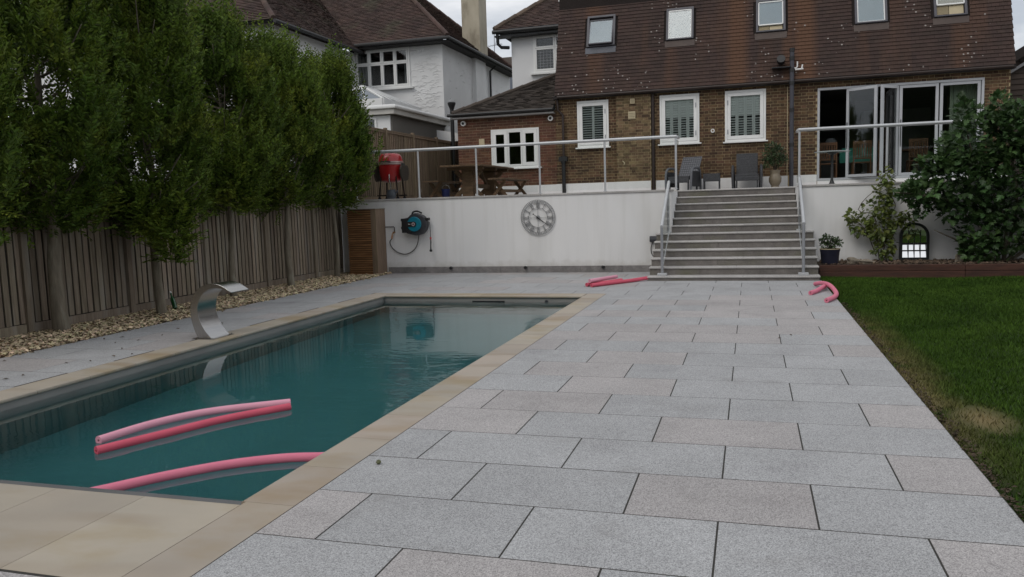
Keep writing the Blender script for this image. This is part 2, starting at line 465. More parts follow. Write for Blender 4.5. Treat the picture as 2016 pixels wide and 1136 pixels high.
class MB:
    def __init__(self):
        self.v = []
        self.f = []
        self.rnd = None

    def add(self, vs, fs):
        n = len(self.v)
        self.v.extend([tuple(p) for p in vs])
        self.f.extend([tuple(i + n for i in f) for f in fs])
        return self

    def box(self, x0, x1, y0, y1, z0, z1):
        return self.add([(x0, y0, z0), (x1, y0, z0), (x1, y1, z0), (x0, y1, z0), (x0, y0, z1), (x1, y0, z1), (x1, y1, z1), (x0, y1, z1)],
                        [(0, 3, 2, 1), (4, 5, 6, 7), (0, 1, 5, 4), (1, 2, 6, 5), (2, 3, 7, 6), (3, 0, 4, 7)])

    def obox(self, c, ax, ay, az, hx, hy, hz):
        c, ax, ay, az = Vector(c), Vector(ax).normalized(), Vector(ay).normalized(), Vector(az).normalized()
        vs = []
        for sz in (-1, 1):
            for sx, sy_ in ((-1, -1), (1, -1), (1, 1), (-1, 1)):
                vs.append(c + ax * hx * sx + ay * hy * sy_ + az * hz * sz)
        return self.add(vs, [(0, 3, 2, 1), (4, 5, 6, 7), (0, 1, 5, 4), (1, 2, 6, 5), (2, 3, 7, 6), (3, 0, 4, 7)])

    def bar(self, a, b, w, h=None, up=(0, 0, 1)):
        a, b = Vector(a), Vector(b)
        h = h or w
        d = (b - a)
        l = d.length
        d.normalize()
        u = Vector(up)
        if abs(d.dot(u)) > 0.99:
            u = Vector((0, 1, 0))
        s = d.cross(u).normalized()
        u = s.cross(d)
        return self.obox((a + b) / 2, s, d, u, w / 2, l / 2, h / 2)

    def tube(self, pts, r, n=8, caps=True, r_end=None):
        pts = [Vector(p) for p in pts]
        m = len(pts)
        rings = []
        prev = None
        for i, p in enumerate(pts):
            d = (pts[min(i + 1, m - 1)] - pts[max(i - 1, 0)]).normalized()
            if prev is None:
                u = Vector((0, 0, 1)) if abs(d.z) < 0.9 else Vector((0, 1, 0))
                s = d.cross(u).normalized()
            else:
                s = (prev - d * prev.dot(d)).normalized()
            prev = s
            u = d.cross(s)
            rr = r[i] if isinstance(r, (list, tuple)) else (r if r_end is None else r + (r_end - r) * i / (m - 1))
            rings.append([p + (s * math.cos(2 * PI * k / n) + u * math.sin(2 * PI * k / n)) * rr for k in range(n)])
        vs = [q for ring in rings for q in ring]
        fs = []
        for i in range(m - 1):
            for k in range(n):
                fs.append((i * n + k, i * n + (k + 1) % n, (i + 1) * n + (k + 1) % n, (i + 1) * n + k))
        if caps:
            fs.append(tuple(range(n - 1, -1, -1)))
            fs.append(tuple((m - 1) * n + k for k in range(n)))
        return self.add(vs, fs)

    def lathe(self, cx, cy_, prof, n=24):
        vs, fs = [], []
        m = len(prof)
        for r, z in prof:
            for k in range(n):
                a = 2 * PI * k / n
                vs.append((cx + r * math.cos(a), cy_ + r * math.sin(a), z))
        for i in range(m - 1):
            for k in range(n):
                fs.append((i * n + k, i * n + (k + 1) % n, (i + 1) * n + (k + 1) % n, (i + 1) * n + k))
        fs.append(tuple(range(n - 1, -1, -1)))
        fs.append(tuple((m - 1) * n + k for k in range(n)))
        return self.add(vs, fs)

    def prism(self, poly, axis, a, b):
        """poly: 2D outline in the plane square to axis, extruded from a to b."""
        def P(u, v, w):
            return {0: (w, u, v), 1: (u, w, v), 2: (u, v, w)}[axis]
        n = len(poly)
        vs = [P(u, v, a) for u, v in poly] + [P(u, v, b) for u, v in poly]
        fs = [tuple(range(n)), tuple(range(2 * n - 1, n - 1, -1))]
        for i in range(n):
            j = (i + 1) % n
            fs.append((i, i + n, j + n, j))
        return self.add(vs, fs)

    def disc(self, c, r, y0, y1, n=20):
        """a short cylinder along Y"""
        return self.prism([(c[0] + r * math.cos(2 * PI * k / n), c[1] + r * math.sin(2 * PI * k / n)) for k in range(n)], 1, y0, y1)

    def mesh(self, name, off=None):
        me = bpy.data.meshes.new(name)
        me.from_pydata([tuple(Vector(p) - off) for p in self.v] if off is not None else self.v, [], self.f)
        bm = bmesh.new()
        bm.from_mesh(me)
        bmesh.ops.recalc_face_normals(bm, faces=bm.faces)
        bm.to_mesh(me)
        bm.free()
        return me

    def build(self, name, material, parent=None, smooth=False, bevel=0.0):
        xs = [p[0] for p in self.v]
        ys = [p[1] for p in self.v]
        zs = [p[2] for p in self.v]
        loc = Vector(((min(xs) + max(xs)) / 2, (min(ys) + max(ys)) / 2, min(zs)))
        me = self.mesh(name, loc)
        me.materials.append(material)
        if smooth:
            for p in me.polygons:
                p.use_smooth = True
            try:
                me.set_sharp_from_angle(angle=math.radians(38))
            except Exception:
                pass
        o = link(name, me, loc, parent)
        if bevel:
            b = o.modifiers.new('bevel', 'BEVEL')
            b.width = bevel
            b.segments = 2
            b.limit_method = 'ANGLE'
        return o


def np_mesh(name, verts, faces, material, rnd=None, smooth=False):
    """verts (n,3), faces (m,k) with k corners each, rnd (m,) a value per face"""
    me = bpy.data.meshes.new(name)
    verts = np.ascontiguousarray(verts, dtype=np.float32)
    faces = np.ascontiguousarray(faces, dtype=np.int32)
    k = faces.shape[1]
    me.vertices.add(len(verts))
    me.vertices.foreach_set('co', verts.ravel())
    me.loops.add(faces.size)
    me.loops.foreach_set('vertex_index', faces.ravel())
    me.polygons.add(len(faces))
    me.polygons.foreach_set('loop_start', np.arange(0, faces.size, k, dtype=np.int32))
    try:
        me.polygons.foreach_set('loop_total', np.full(len(faces), k, dtype=np.int32))
    except Exception:
        pass
    me.update(calc_edges=True)
    me.validate()
    me.polygons.foreach_set('use_smooth', np.full(len(me.polygons), bool(smooth)))
    if rnd is not None:
        a = me.attributes.new('rnd', 'FLOAT', 'FACE')
        a.data.foreach_set('value', np.ascontiguousarray(rnd, dtype=np.float32))
    me.materials.append(material)
    return me


def rot_vectors(n, up_bias, out=None, spread=1.0):
    d = rng.normal(size=(n, 3)) * spread
    d[:, 2] += up_bias
    if out is not None:
        d += out
    d /= np.linalg.norm(d, axis=1, keepdims=True) + 1e-9
    return d


def leaves_mesh(name, pos, dirs, nrm, length, width, material, template='oval'):
    """One mesh of many folded leaves: pos (n,3) leaf foot, dirs (n,3) along leaf, nrm (n,3) rough upper side"""
    n = len(pos)
    side = np.cross(dirs, nrm)
    side /= np.linalg.norm(side, axis=1, keepdims=True) + 1e-9
    up = np.cross(side, dirs)
    if template == 'oval':
        T = [(0, 0, 0), (.34, .5, .10), (.72, .38, .07), (1, 0, -.03), (.72, -.38, .07), (.34, -.5, .10), (.5, 0, -.03)]
        F = [(0, 1, 6), (1, 2, 6), (2, 3, 6), (3, 4, 6), (4, 5, 6), (5, 0, 6)]
        F = [(0, 1, 2, 6), (6, 2, 3, 3), (0, 6, 4, 5), (6, 3, 4, 4)]
        F3 = [(0, 1, 6), (1, 2, 6), (2, 3, 6), (3, 4, 6), (4, 5, 6), (5, 0, 6)]
    elif template == 'simple':
        T = [(0, 0, 0), (.45, .5, .12), (1, 0, 0), (.45, -.5, .12)]
        F3 = [(0, 1, 2), (0, 2, 3)]
    else:  # lobed, like a fig leaf
        T = [(0, 0, 0), (.12, .42, .05), (.45, .55, .08), (.42, .22, .03), (.72, .40, .06), (.70, .16, .02), (1, 0, -.06),
             (.70, -.16, .02), (.72, -.40, .06), (.42, -.22, .03), (.45, -.55, .08), (.12, -.42, .05), (.42, 0, -.02)]
        F3 = [(0, 1, 12), (1, 2, 3), (1, 3, 12), (3, 4, 5), (3, 5, 12), (5, 6, 12), (6, 7, 12), (7, 8, 9), (7, 9, 12), (9, 10, 11), (9, 11, 12), (11, 0, 12)]
    T = np.array(T)
    F3 = np.array(F3)
    L = np.asarray(length)[:, None, None] if np.ndim(length) else length
    Wd = np.asarray(width)[:, None, None] if np.ndim(width) else width
    V = (pos[:, None, :] + dirs[:, None, :] * T[None, :, 0:1] * L + side[:, None, :] * T[None, :, 1:2] * Wd * 1.0
         + up[:, None, :] * T[None, :, 2:3] * L)
    V = V.reshape(-1, 3)
    Fc = (np.arange(n)[:, None, None] * len(T) + F3[None]).reshape(-1, 3)
    r = np.repeat(rng.random(n), len(F3))
    return np_mesh(name, V, Fc, material, r)


# ================================================================== GROUND
def rect_ring(mb, X0, X1, Y0, Y1, hx0, hx1, hy0, hy1, z):
    for a, b, c, d in ((X0, X1, Y0, hy0), (X0, X1, hy1, Y1), (X0, hx0, hy0, hy1), (hx1, X1, hy0, hy1)):
        mb.add([(a, c, z), (b, c, z), (b, d, z), (a, d, z)], [(0, 1, 2, 3)])


POOL = (-6.12, -2.56, 3.47, 12.63)     # water's edge: x0, x1, y0, y1
COPE = (-6.42, -2.27, 2.58, 12.95)     # outer edge of the coping
COURSE0, DY, COLX, DX = 3.165, 0.60117, -1.9465, 0.9
LAWN_X = 1.2
YW = 16.85
YH = 21.6
TZ = 1.69

mb = MB()
rect_ring(mb, -90, 90, -60, 180, POOL[0] - .08, POOL[1] + .08, POOL[2] - .08, POOL[3] + .08, -0.05)
g = mb.build('ground', mat('rough_ground', (0.045, 0.06, 0.025), (0.06, 0.05, 0.035), 0.5, rough=1.0))
set_props(g, 'dark open ground under and around the garden', kind='structure')

mb = MB()
rect_ring(mb, -7.93, LAWN_X + .004, -1.0, 16.84, POOL[0] - .05, POOL[1] + .05, POOL[2] - .05, POOL[3] + .05, -0.0013)
patio = mb.build('patio', MORTAR_D)
set_props(patio, 'pool terrace of grey granite slabs laid in half bond', kind='structure')


def slab_mesh(w, d, name='paving_slab', th=0.03, c=0.0012):
    m_ = MB()
    x, y = w / 2, d / 2
    vs = [(-x, -y, -th), (x, -y, -th), (x, y, -th), (-x, y, -th), (-x, -y, -c), (x, -y, -c), (x, y, -c), (-x, y, -c),
          (-x + c, -y + c, 0), (x - c, -y + c, 0), (x - c, y - c, 0), (-x + c, y - c, 0)]
    fs = [(0, 1, 5, 4), (1, 2, 6, 5), (2, 3, 7, 6), (3, 0, 4, 7), (4, 5, 9, 8), (5, 6, 10, 9), (6, 7, 11, 10), (7, 4, 8, 11), (8, 9, 10, 11)]
    m_.add(vs, fs)
    return m_.mesh(name)


SLABS = {}


def add_slab(x0, x1, y0, y1, pink):
    w, d = round(x1 - x0, 3), round(y1 - y0, 3)
    if w < 0.04 or d < 0.03:
        return
    key = (w, d, pink)
    if key not in SLABS:
        me = slab_mesh(w, d)
        me.materials.append(GRANITE_PINK if pink else GRANITE)
        SLABS[key] = me
    o = link('paving_slab', SLABS[key], ((x0 + x1) / 2, (y0 + y1) / 2, random.uniform(-.0003, .0006)), patio)
    o.rotation_euler = (random.uniform(-.0003, .0003), random.uniform(-.0003, .0003), random.uniform(-.0006, .0006))


PINKS = {(1, 3): 1, (3, 3): 1, (2, 6): 1, (4, 6): 1, (4, 0): 1, (5, 1): 1, (6, 0): 1, (6, 2): 0, (1, 1): 0, (0, 2): 0, (0, 4): 0, (0, 0): 0, (2, 0): 0,
         (2, 2): 0, (2, 4): 0, (1, 5): 0, (3, 5): 0, (3, 1): 0, (5, 3): 0, (4, 2): 0, (4, 4): 0, (7, 1): 1, (8, 6): 1, (9, 3): 1, (10, 2): 1, (11, 5): 1,
         (13, 3): 1, (15, 3): 1, (14, 4): 1, (12, 2): 1}
for j in range(-7, 23):
    y0 = COURSE0 + j * DY + 0.0045
    y1 = y0 + DY - 0.009
    y1 = min(y1, 16.83)
    par = j % 2
    for k in range(-14, 7):
        i = 2 * k + par
        x0 = COLX + i * 0.45 + 0.0045
        x1 = x0 + 0.9 - 0.009
        x0, x1 = max(x0, -7.92), min(x1, LAWN_X)
        if x1 - x0 < .04:
            continue
        pink = PINKS.get((j, i), 1 if random.random() < 0.27 else 0)
        # subtract the coping rectangle
        rects = [(x0, x1, y0, y1)]
        cx0, cx1, cy0, cy1 = COPE[0] - .006, COPE[1] + .006, COPE[2] - .006, COPE[3] + .004
        if x1 > cx0 and x0 < cx1 and y1 > cy0 and y0 < cy1:
            rects = []
            if y0 < cy0:
                rects.append((x0, x1, y0, cy0))
            if y1 > cy1:
                rects.append((x0, x1, cy1, y1))
            a, b = max(y0, cy0), min(y1, cy1)
            if x0 < cx0:
                rects.append((x0, cx0, a, b))
            if x1 > cx1:
                rects.append((cx1, x1, a, b))
        # subtract the steps
        out_r = []
        for (a, b, c, d) in rects:
            if d > 15.0 and b > -1.85 and a < 1.2:
                if c < 14.995:
                    out_r.append((a, b, c, 14.995))
                if a < -1.855:
                    out_r.append((a, -1.855, max(c, 15.0), d))
            else:
                out_r.append((a, b, c, d))
        for (a, b, c, d) in out_r:
            add_slab(a, b, c, d, pink)

# ---- lawn: soil sheet and blades
lawn_m = bpy.data.materials.new('lawn_grass')
lawn_m.use_nodes = True


def grass_nodes(m, is_blade):
    N, L = m.node_tree.nodes, m.node_tree.links
    b = N['Principled BSDF']
    b.inputs['Roughness'].default_value = 0.75
    b.inputs['Specular IOR Level'].default_value = 0.12
    g_ = N.new('ShaderNodeNewGeometry')
    no = N.new('ShaderNodeTexNoise')
    no.inputs['Scale'].default_value = 1.3
    no.inputs['Detail'].default_value = 6
    L.new(g_.outputs['Position'], no.inputs['Vector'])
    ra = N.new('ShaderNodeValToRGB')
    ra.color_ramp.elements[0].position, ra.color_ramp.elements[1].position = .35, .68
    k = 1.0 if is_blade else .5
    ra.color_ramp.elements[0].color = (0.030 * k, 0.064 * k, 0.008 * k, 1)
    ra.color_ramp.elements[1].color = (0.054 * k, 0.104 * k, 0.013 * k, 1)
    L.new(no.outputs['Fac'], ra.inputs['Fac'])
    # bare patch by the edge and worn strip along the paving: real wear with a shape of its own
    sp_ = N.new('ShaderNodeSeparateXYZ')
    L.new(g_.outputs['Position'], sp_.inputs[0])
    n2 = N.new('ShaderNodeTexNoise')
    n2.inputs['Scale'].default_value = 2.2
    n2.inputs['Detail'].default_value = 4
    L.new(g_.outputs['Position'], n2.inputs['Vector'])

    def M(op, a, bb=None, clamp=False):
        x = N.new('ShaderNodeMath')
        x.operation = op
        x.use_clamp = clamp
        for idx, s in enumerate((a, bb)):
            if s is None:
                continue
            if isinstance(s, (int, float)):
                x.inputs[idx].default_value = s
            else:
                L.new(s, x.inputs[idx])
        return x.outputs[0]
    edge = M('SUBTRACT', 1.0, M('DIVIDE', M('SUBTRACT', sp_.outputs[0], LAWN_X), 0.42), True)
    edge = M('MULTIPLY', edge, M('MULTIPLY', M('SUBTRACT', n2.outputs['Fac'], 0.30), 5.0, True), True)
    yy = M('SUBTRACT', 1.0, M('ABSOLUTE', M('DIVIDE', M('SUBTRACT', sp_.outputs[1], 7.9), 3.5)), True)
    edge = M('MULTIPLY', edge, M('MULTIPLY', yy, 2.0, True), True)
    dx = M('DIVIDE', M('SUBTRACT', sp_.outputs[0], 1.50), 0.20)
    dy = M('DIVIDE', M('SUBTRACT', sp_.outputs[1], 5.9), 0.36)
    rr = M('SQRT', M('ADD', M('MULTIPLY', dx, dx), M('MULTIPLY', dy, dy)))
    patch = M('SUBTRACT', 1.5, M('ADD', rr, M('MULTIPLY', n2.outputs['Fac'], 0.6)), True)
    fac = M('MAXIMUM', M('MULTIPLY', edge, 0.8), M('MULTIPLY', patch, 0.95))
    oi = N.new('ShaderNodeAttribute')
    oi.attribute_name = 'rnd'
    mx = N.new('ShaderNodeMix')
    mx.data_type = 'RGBA'
    mx.inputs[7].default_value = (0.20, 0.155, 0.075, 1)
    L.new(fac, mx.inputs[0])
    L.new(ra.outputs['Color'], mx.inputs[6])
    hs = N.new('ShaderNodeHueSaturation')
    L.new(mx.outputs[2], hs.inputs['Color'])
    mr = N.new('ShaderNodeMapRange')
    mr.inputs[3].default_value = 0.6 if is_blade else 1
    mr.inputs[4].default_value = 1.45 if is_blade else 1
    L.new(oi.outputs['Fac'], mr.inputs[0])
    L.new(mr.outputs[0], hs.inputs['Value'])
    L.new(hs.outputs['Color'], b.inputs['Base Color'])


grass_nodes(lawn_m, False)
blade_m = bpy.data.materials.new('grass_blade')
blade_m.use_nodes = True
grass_nodes(blade_m, True)
mb = MB()
nx, ny = 26, 60
gv, gf = [], []
for jj in range(ny + 1):
    for ii in range(nx + 1):
        x = LAWN_X + 0.012 + (ii / nx) ** 1.6 * 9.0
        y = -1.0 + jj / ny * 16.65
        z = -0.02 + 0.012 * math.sin(x * 1.7 + y * .8) + random.uniform(-.006, .006) - (0.02 if ii == 0 else 0)
        gv.append((x, y, z))
for jj in range(ny):
    for ii in range(nx):
        a = jj * (nx + 1) + ii
        gf.append((a, a + 1, a + nx + 2, a + nx + 1))
mb.add(gv, gf)
lawn = mb.build('lawn', lawn_m)
set_props(lawn, 'mown green lawn to the right of the paving', kind='structure')


def blade_field(n, x0, x1, y0, y1, h0, h1, thin=True):
    x = x0 + rng.random(n) ** 1.25 * (x1 - x0)
    y = y0 + rng.random(n) * (y1 - y0)
    if thin:
        bare = ((x - 1.50) / .20) ** 2 + ((y - 5.9) / .36) ** 2 < 1
        keep = ~bare | (rng.random(n) < .25)
        e = (x < 1.32) & (np.abs(y - 7.3) < 3.6)
        keep &= ~e | (rng.random(n) < .45)
        x, y = x[keep], y[keep]
    n = len(x)
    z = -0.02 + 0.012 * np.sin(x * 1.7 + y * .8)
    h = h0 + rng.random(n) * (h1 - h0)
    a = rng.random(n) * 2 * PI
    w = 0.0022 + rng.random(n) * .0022 + y * .00022
    lean = rng.normal(size=(n, 2)) * h[:, None] * .45
    b = np.stack([x, y, z], 1)
    s = np.stack([np.cos(a) * w, np.sin(a) * w, np.zeros(n)], 1)
    t = b + np.stack([lean[:, 0], lean[:, 1], h], 1)
    V = np.stack([b - s, b + s, t], 1).reshape(-1, 3)
    F = np.arange(3 * n).reshape(-1, 3)
    return V, F, rng.random(n)


V, F, R_ = blade_field(210000, LAWN_X + .01, 5.6, 2.4, 15.62, .018, .042)
me = np_mesh('grass', V, F, blade_m, R_)
o = link('grass', me, (0, 0, 0))
set_props(o, 'short green grass blades covering the lawn with a worn straw edge', kind='stuff')

# ---- dead leaves and soil along the paving edge
n = 1500
yl = 2.4 + rng.random(n) ** 1.3 * 9.5
xl = LAWN_X + .012 + np.abs(rng.normal(size=n)) * .035
P_ = np.stack([xl, yl, -.006 + rng.random(n) * .016], 1)
Dl = rng.normal(size=(n, 3)) * np.array([1, 1, .25])
Dl /= np.linalg.norm(Dl, axis=1, keepdims=True)
Nl = rng.normal(size=(n, 3)) * .4 + np.array([0, 0, 1])
Ll = .012 + rng.random(n) * .026
me = leaves_mesh('edge_litter', P_, Dl, Nl, Ll, Ll * .6, DEBRIS, 'simple')
o = link('edge_litter', me, (0, 0, 0))
set_props(o, 'brown dead leaf litter along the edge between paving and lawn', kind='stuff')

# ---- gravel strip
def pebbles(n, fx, fy, fz, smin, smax, z0):
    base = np.array([(1, 0, 0), (-1, 0, 0), (0, 1, 0), (0, -1, 0), (0, 0, 1), (0, 0, -1),
                     (.62, .62, .35), (-.62, .62, .35), (-.62, -.62, .35), (.62, -.62, .35)], dtype=float)
    fc = np.array([(4, 0, 6), (4, 6, 2), (4, 2, 7), (4, 7, 1), (4, 1, 8), (4, 8, 3), (4, 3, 9), (4, 9, 0),
                   (0, 5, 6), (6, 5, 2), (2, 5, 7), (7, 5, 1), (1, 5, 8), (8, 5, 3), (3, 5, 9), (9, 5, 0)])
    fc[8:] = fc[8:][:, ::-1]
    s = (smin + rng.random((n, 1)) * (smax - smin)) * (.72 + .45 * rng.random((n, 3)))
    s[:, 2] *= .72
    a = rng.random(n) * 2 * PI
    b = rng.normal(size=n) * .4
    V = base[None] * s[:, None] * (1 + rng.normal(size=(n, 10, 1)) * .12)
    ca, sa, cb, sb = np.cos(a)[:, None], np.sin(a)[:, None], np.cos(b)[:, None], np.sin(b)[:, None]
    x, y, z = V[..., 0], V[..., 1], V[..., 2]
    y, z = y * cb - z * sb, y * sb + z * cb
    x, y = x * ca - y * sa, x * sa + y * ca
    V = np.stack([x + fx[:, None], y + fy[:, None], z + fz[:, None]], 2).reshape(-1, 3)
    Fc = (np.arange(n)[:, None, None] * 10 + fc[None]).reshape(-1, 3)
    return V, Fc, np.repeat(rng.random(n), 16)


mb = MB()
mb.add([(-9.98, 3.0, -.02), (-7.93, 3.0, -.02), (-7.93, 16.8, -.02), (-9.98, 16.8, -.02)], [(0, 1, 2, 3)])
o = mb.build('gravel_bed', mat('gravel_base', (0.22, 0.17, 0.11), (0.15, 0.115, 0.075), 25, rough=1, bump=.6, bscale=60))
set_props(o, 'sandy base under the gravel along the fence', kind='structure')
n = 13500
fx = -9.12 + rng.random(n) * 1.23 + np.where(rng.random(n) < .02, .1, 0)
fy = 4.6 + rng.random(n) ** 1.0 * 12.2
V, F, R_ = pebbles(n, fx, fy, -.004 + rng.random(n) * .034, .013, .031, 0)
me = np_mesh('gravel', V, F, PEBBLE, R_, smooth=True)
o = link('gravel', me, (0, 0, 0))
set_props(o, 'buff and brown pebbles spread along the foot of the fence', kind='stuff')

# ================================================================== POOL
pool = thing('swimming_pool', 'rectangular grey lined swimming pool with buff sandstone coping', 'swimming pool', ((POOL[0] + POOL[1]) / 2, (POOL[2] + POOL[3]) / 2, 0))
px0, px1, py0, py1 = POOL
DEPTH = -1.45
mb = MB()
mb.box(px0 - .2, px0, py0 - .2, py1 + .2, DEPTH, -.036)
mb.box(px1, px1 + .2, py0 - .2, py1 + .2, DEPTH, -.036)
mb.box(px0, px1, py0 - .2, py0, DEPTH, -.036)
mb.box(px0, px1, py1, py1 + .2, DEPTH, -.036)
mb.build('pool_wall', LINER, pool)
mb = MB()
mb.box(px0 - .2, px1 + .2, py0 - .2, py1 + .2, DEPTH - .1, DEPTH)
mb.build('pool_floor', mat('pale_pool_floor', (0.34, 0.36, 0.35), (0.31, 0.33, 0.32), 1.2, rough=.7), pool)
mb = MB()   # dark grey ledge just under the coping at the near end
mb.box(px0, px1, py0, py0 + .135, -.075, -.038)
mb.build('near_ledge', mat('near_ledge_grey', (0.13, 0.13, 0.13), (0.11, 0.11, 0.11), 3, rough=.5), pool)
mb = MB()   # skimmer mouth and return inlet
mb.box(-4.48, -3.92, py1 - .02, py1 + .01, -.15, -.088)
mb.build('skimmer', BLACK, pool)
mb = MB()
mb.disc((-3.2, -.10), .03, py1 - .012, py1 + .01, 12)
mb.build('inlet', DARKGREY, pool)


def coping_profile(w, th=.036, nose=.03):
    if nose == 0:
        return [(0, -th), (0, 0), (w - .002, 0), (w, -.002), (w, -th)]
    pts = [(0, -th), (0, 0)]
    pts += [(w + nose - .014 + .014 * math.sin(a), -.014 + .014 * math.cos(a)) for a in [0, PI / 6, PI / 3, PI / 2]]
    pts += [(w + nose - .014 + .014 * math.sin(a), -th + .014 + .014 * math.cos(a)) for a in [PI / 2, 2 * PI / 3, 5 * PI / 6, PI]]
    return pts


def coping(side, a, b):
    m_ = MB()
    g_ = .0015
    a += g_
    b -= g_
    if side == 'R':
        p = [(COPE[1] - u, z) for u, z in coping_profile(COPE[1] - px1, nose=(0.0 if a < 3.4 else .03))]
        m_.prism(p, 1, a, b)
    elif side == 'L':
        p = [(COPE[0] + u, z) for u, z in coping_profile(px0 - COPE[0])]
        m_.prism(p, 1, a, b)
    elif side == 'F':
        p = [(COPE[3] - u, z) for u, z in coping_profile(COPE[3] - py1)]
        m_.prism(p, 0, a, b)
    else:
        p = [(COPE[2] + u, z) for u, z in coping_profile(py0 - COPE[2], nose=.0)]
        m_.prism(p, 0, a, b)
    return m_.build('coping_stone', SANDSTONE, pool)


y = COPE[2]
ys = [2.58, 3.515] + [3.515 + .592 * i for i in range(1, 16)] + [COPE[3]]
for a, b in zip(ys[:-1], ys[1:]):
    coping('R', a, b)
ys = [2.58, 3.1] + [3.1 + .6 * i for i in range(1, 16)] + [COPE[3]]
for a, b in zip(ys[:-1], ys[1:]):
    coping('L', a, b)
xs = [px0 + .03 + (px1 - px0 - .06) / 6 * i for i in range(7)]
for a, b in zip(xs[:-1], xs[1:]):
    coping('F', a, b)
xs = [px0 + .03, -4.96, -4.36, -3.77, -3.165, px1 - .03]
xs = [COPE[0] + .33, -5.56, -4.96, -4.36, -3.765, -3.165, -2.5605]
for a, b in zip(xs[:-1], xs[1:]):
    coping('N', a, b)

# water: a closed body with absorption, gently rippled top
WL = -0.105
wm = bpy.data.materials.new('pool_water')
wm.use_nodes = True
N, L = wm.node_tree.nodes, wm.node_tree.links
N.remove(N['Principled BSDF'])
gl = N.new('ShaderNodeBsdfGlass')
gl.inputs['IOR'].default_value = 1.333
gl.inputs['Roughness'].default_value = 0.0
g_ = N.new('ShaderNodeNewGeometry')
mpw = N.new('ShaderNodeMapping')
mpw.inputs['Scale'].default_value = (1.0, 1.9, 1.0)
L.new(g_.outputs['Position'], mpw.inputs['Vector'])
nw = N.new('ShaderNodeTexNoise')
nw.inputs['Scale'].default_value = 3.4
nw.inputs['Detail'].default_value = 3
nw.inputs['Roughness'].default_value = .45
L.new(mpw.outputs['Vector'], nw.inputs['Vector'])
nw2 = N.new('ShaderNodeTexNoise')   # where the surface is stirred and where it lies still
nw2.inputs['Scale'].default_value = .55
L.new(g_.outputs['Position'], nw2.inputs['Vector'])
mrw = N.new('ShaderNodeMapRange')
mrw.inputs[1].default_value = .47
mrw.inputs[2].default_value = .68
mrw.inputs[3].default_value = .03
mrw.inputs[4].default_value = .6
L.new(nw2.outputs['Fac'], mrw.inputs[0])
bw = N.new('ShaderNodeBump')
bw.inputs['Distance'].default_value = .022
L.new(mrw.outputs[0], bw.inputs['Strength'])
L.new(nw.outputs['Fac'], bw.inputs['Height'])
L.new(bw.outputs['Normal'], gl.inputs['Normal'])
va = N.new('ShaderNodeVolumeAbsorption')
va.inputs['Color'].default_value = (0.06, 0.74, 0.79, 1)
va.inputs['Density'].default_value = 0.50
L.new(gl.outputs[0], N['Material Output'].inputs['Surface'])
L.new(va.outputs[0], N['Material Output'].inputs['Volume'])
mb = MB()
mb.box(px0 - .002, px1 + .002, py0 - .002, py1 + .002, DEPTH - .002, WL)
water = mb.build('water', wm)
set_props(water, 'still teal water filling the pool', kind='structure')

def spline(pts, n):
    P = [Vector(p) for p in pts]
    P = [P[0] * 2 - P[1]] + P + [P[-1] * 2 - P[-2]]
    out_ = []
    segs = len(P) - 3
    for i in range(n):
        t = i / (n - 1) * segs
        s = min(int(t), segs - 1)
        t -= s
        a, b, c, d = P[s:s + 4]
        out_.append(0.5 * ((2 * b) + (-a + c) * t + (2 * a - 5 * b + 4 * c - d) * t * t + (-a + 3 * b - 3 * c + d) * t ** 3))
    return out_



# waterfall blade
bl = thing('waterfall_blade', 'curved brushed steel waterfall spout standing on the left pool coping', 'pool spout', (-6.46, 8.33, 0))
o_s = spline([(-6.445, 0, .004), (-6.50, 0, .13), (-6.532, 0, .30), (-6.515, 0, .45), (-6.45, 0, .56), (-6.36, 0, .635), (-6.22, 0, .675), (-6.08, 0, .655), (-5.93, 0, .572)], 30)
i_s = spline([(-6.25, 0, .004), (-6.345, 0, .11), (-6.415, 0, .26), (-6.42, 0, .39), (-6.375, 0, .50), (-6.30, 0, .575), (-6.21, 0, .612), (-6.10, 0, .615), (-5.935, 0, .564)], 30)
outer = [(p.x, p.z) for p in o_s]
inner = [(p.x, p.z) for p in i_s]
pts = outer
mb = MB()
n_ = len(pts)
vs = []
for (p, q) in zip(outer, inner):
    vs += [(p[0], 8.14, p[1]), (q[0], 8.14, q[1]), (q[0], 8.49, q[1]), (p[0], 8.49, p[1])]
fs = [(0, 1, 2, 3), tuple(4 * (n_ - 1) + k for k in (3, 2, 1, 0))]
for i in range(n_ - 1):
    for k in range(4):
        fs.append((4 * i + k, 4 * i + (k + 1) % 4, 4 * i + 4 + (k + 1) % 4, 4 * i + 4 + k))
mb.add(vs, fs)
o = mb.build('spout', STEEL, bl, smooth=True, bevel=.003)
mb = MB()
mb.box(-6.50, -6.20, 8.09, 8.51, .001, .008)
mb.build('base_plate', STEEL, bl, bevel=.002)
for (bx, by) in ((-6.48, 8.11), (-6.48, 8.49), (-6.22, 8.11), (-6.22, 8.49)):
    mb = MB()
    mb.lathe(bx, by, [(.009, .009), (.009, .018), (.004, .020)], 8)
    mb.build('bolt', STEEL, bl)


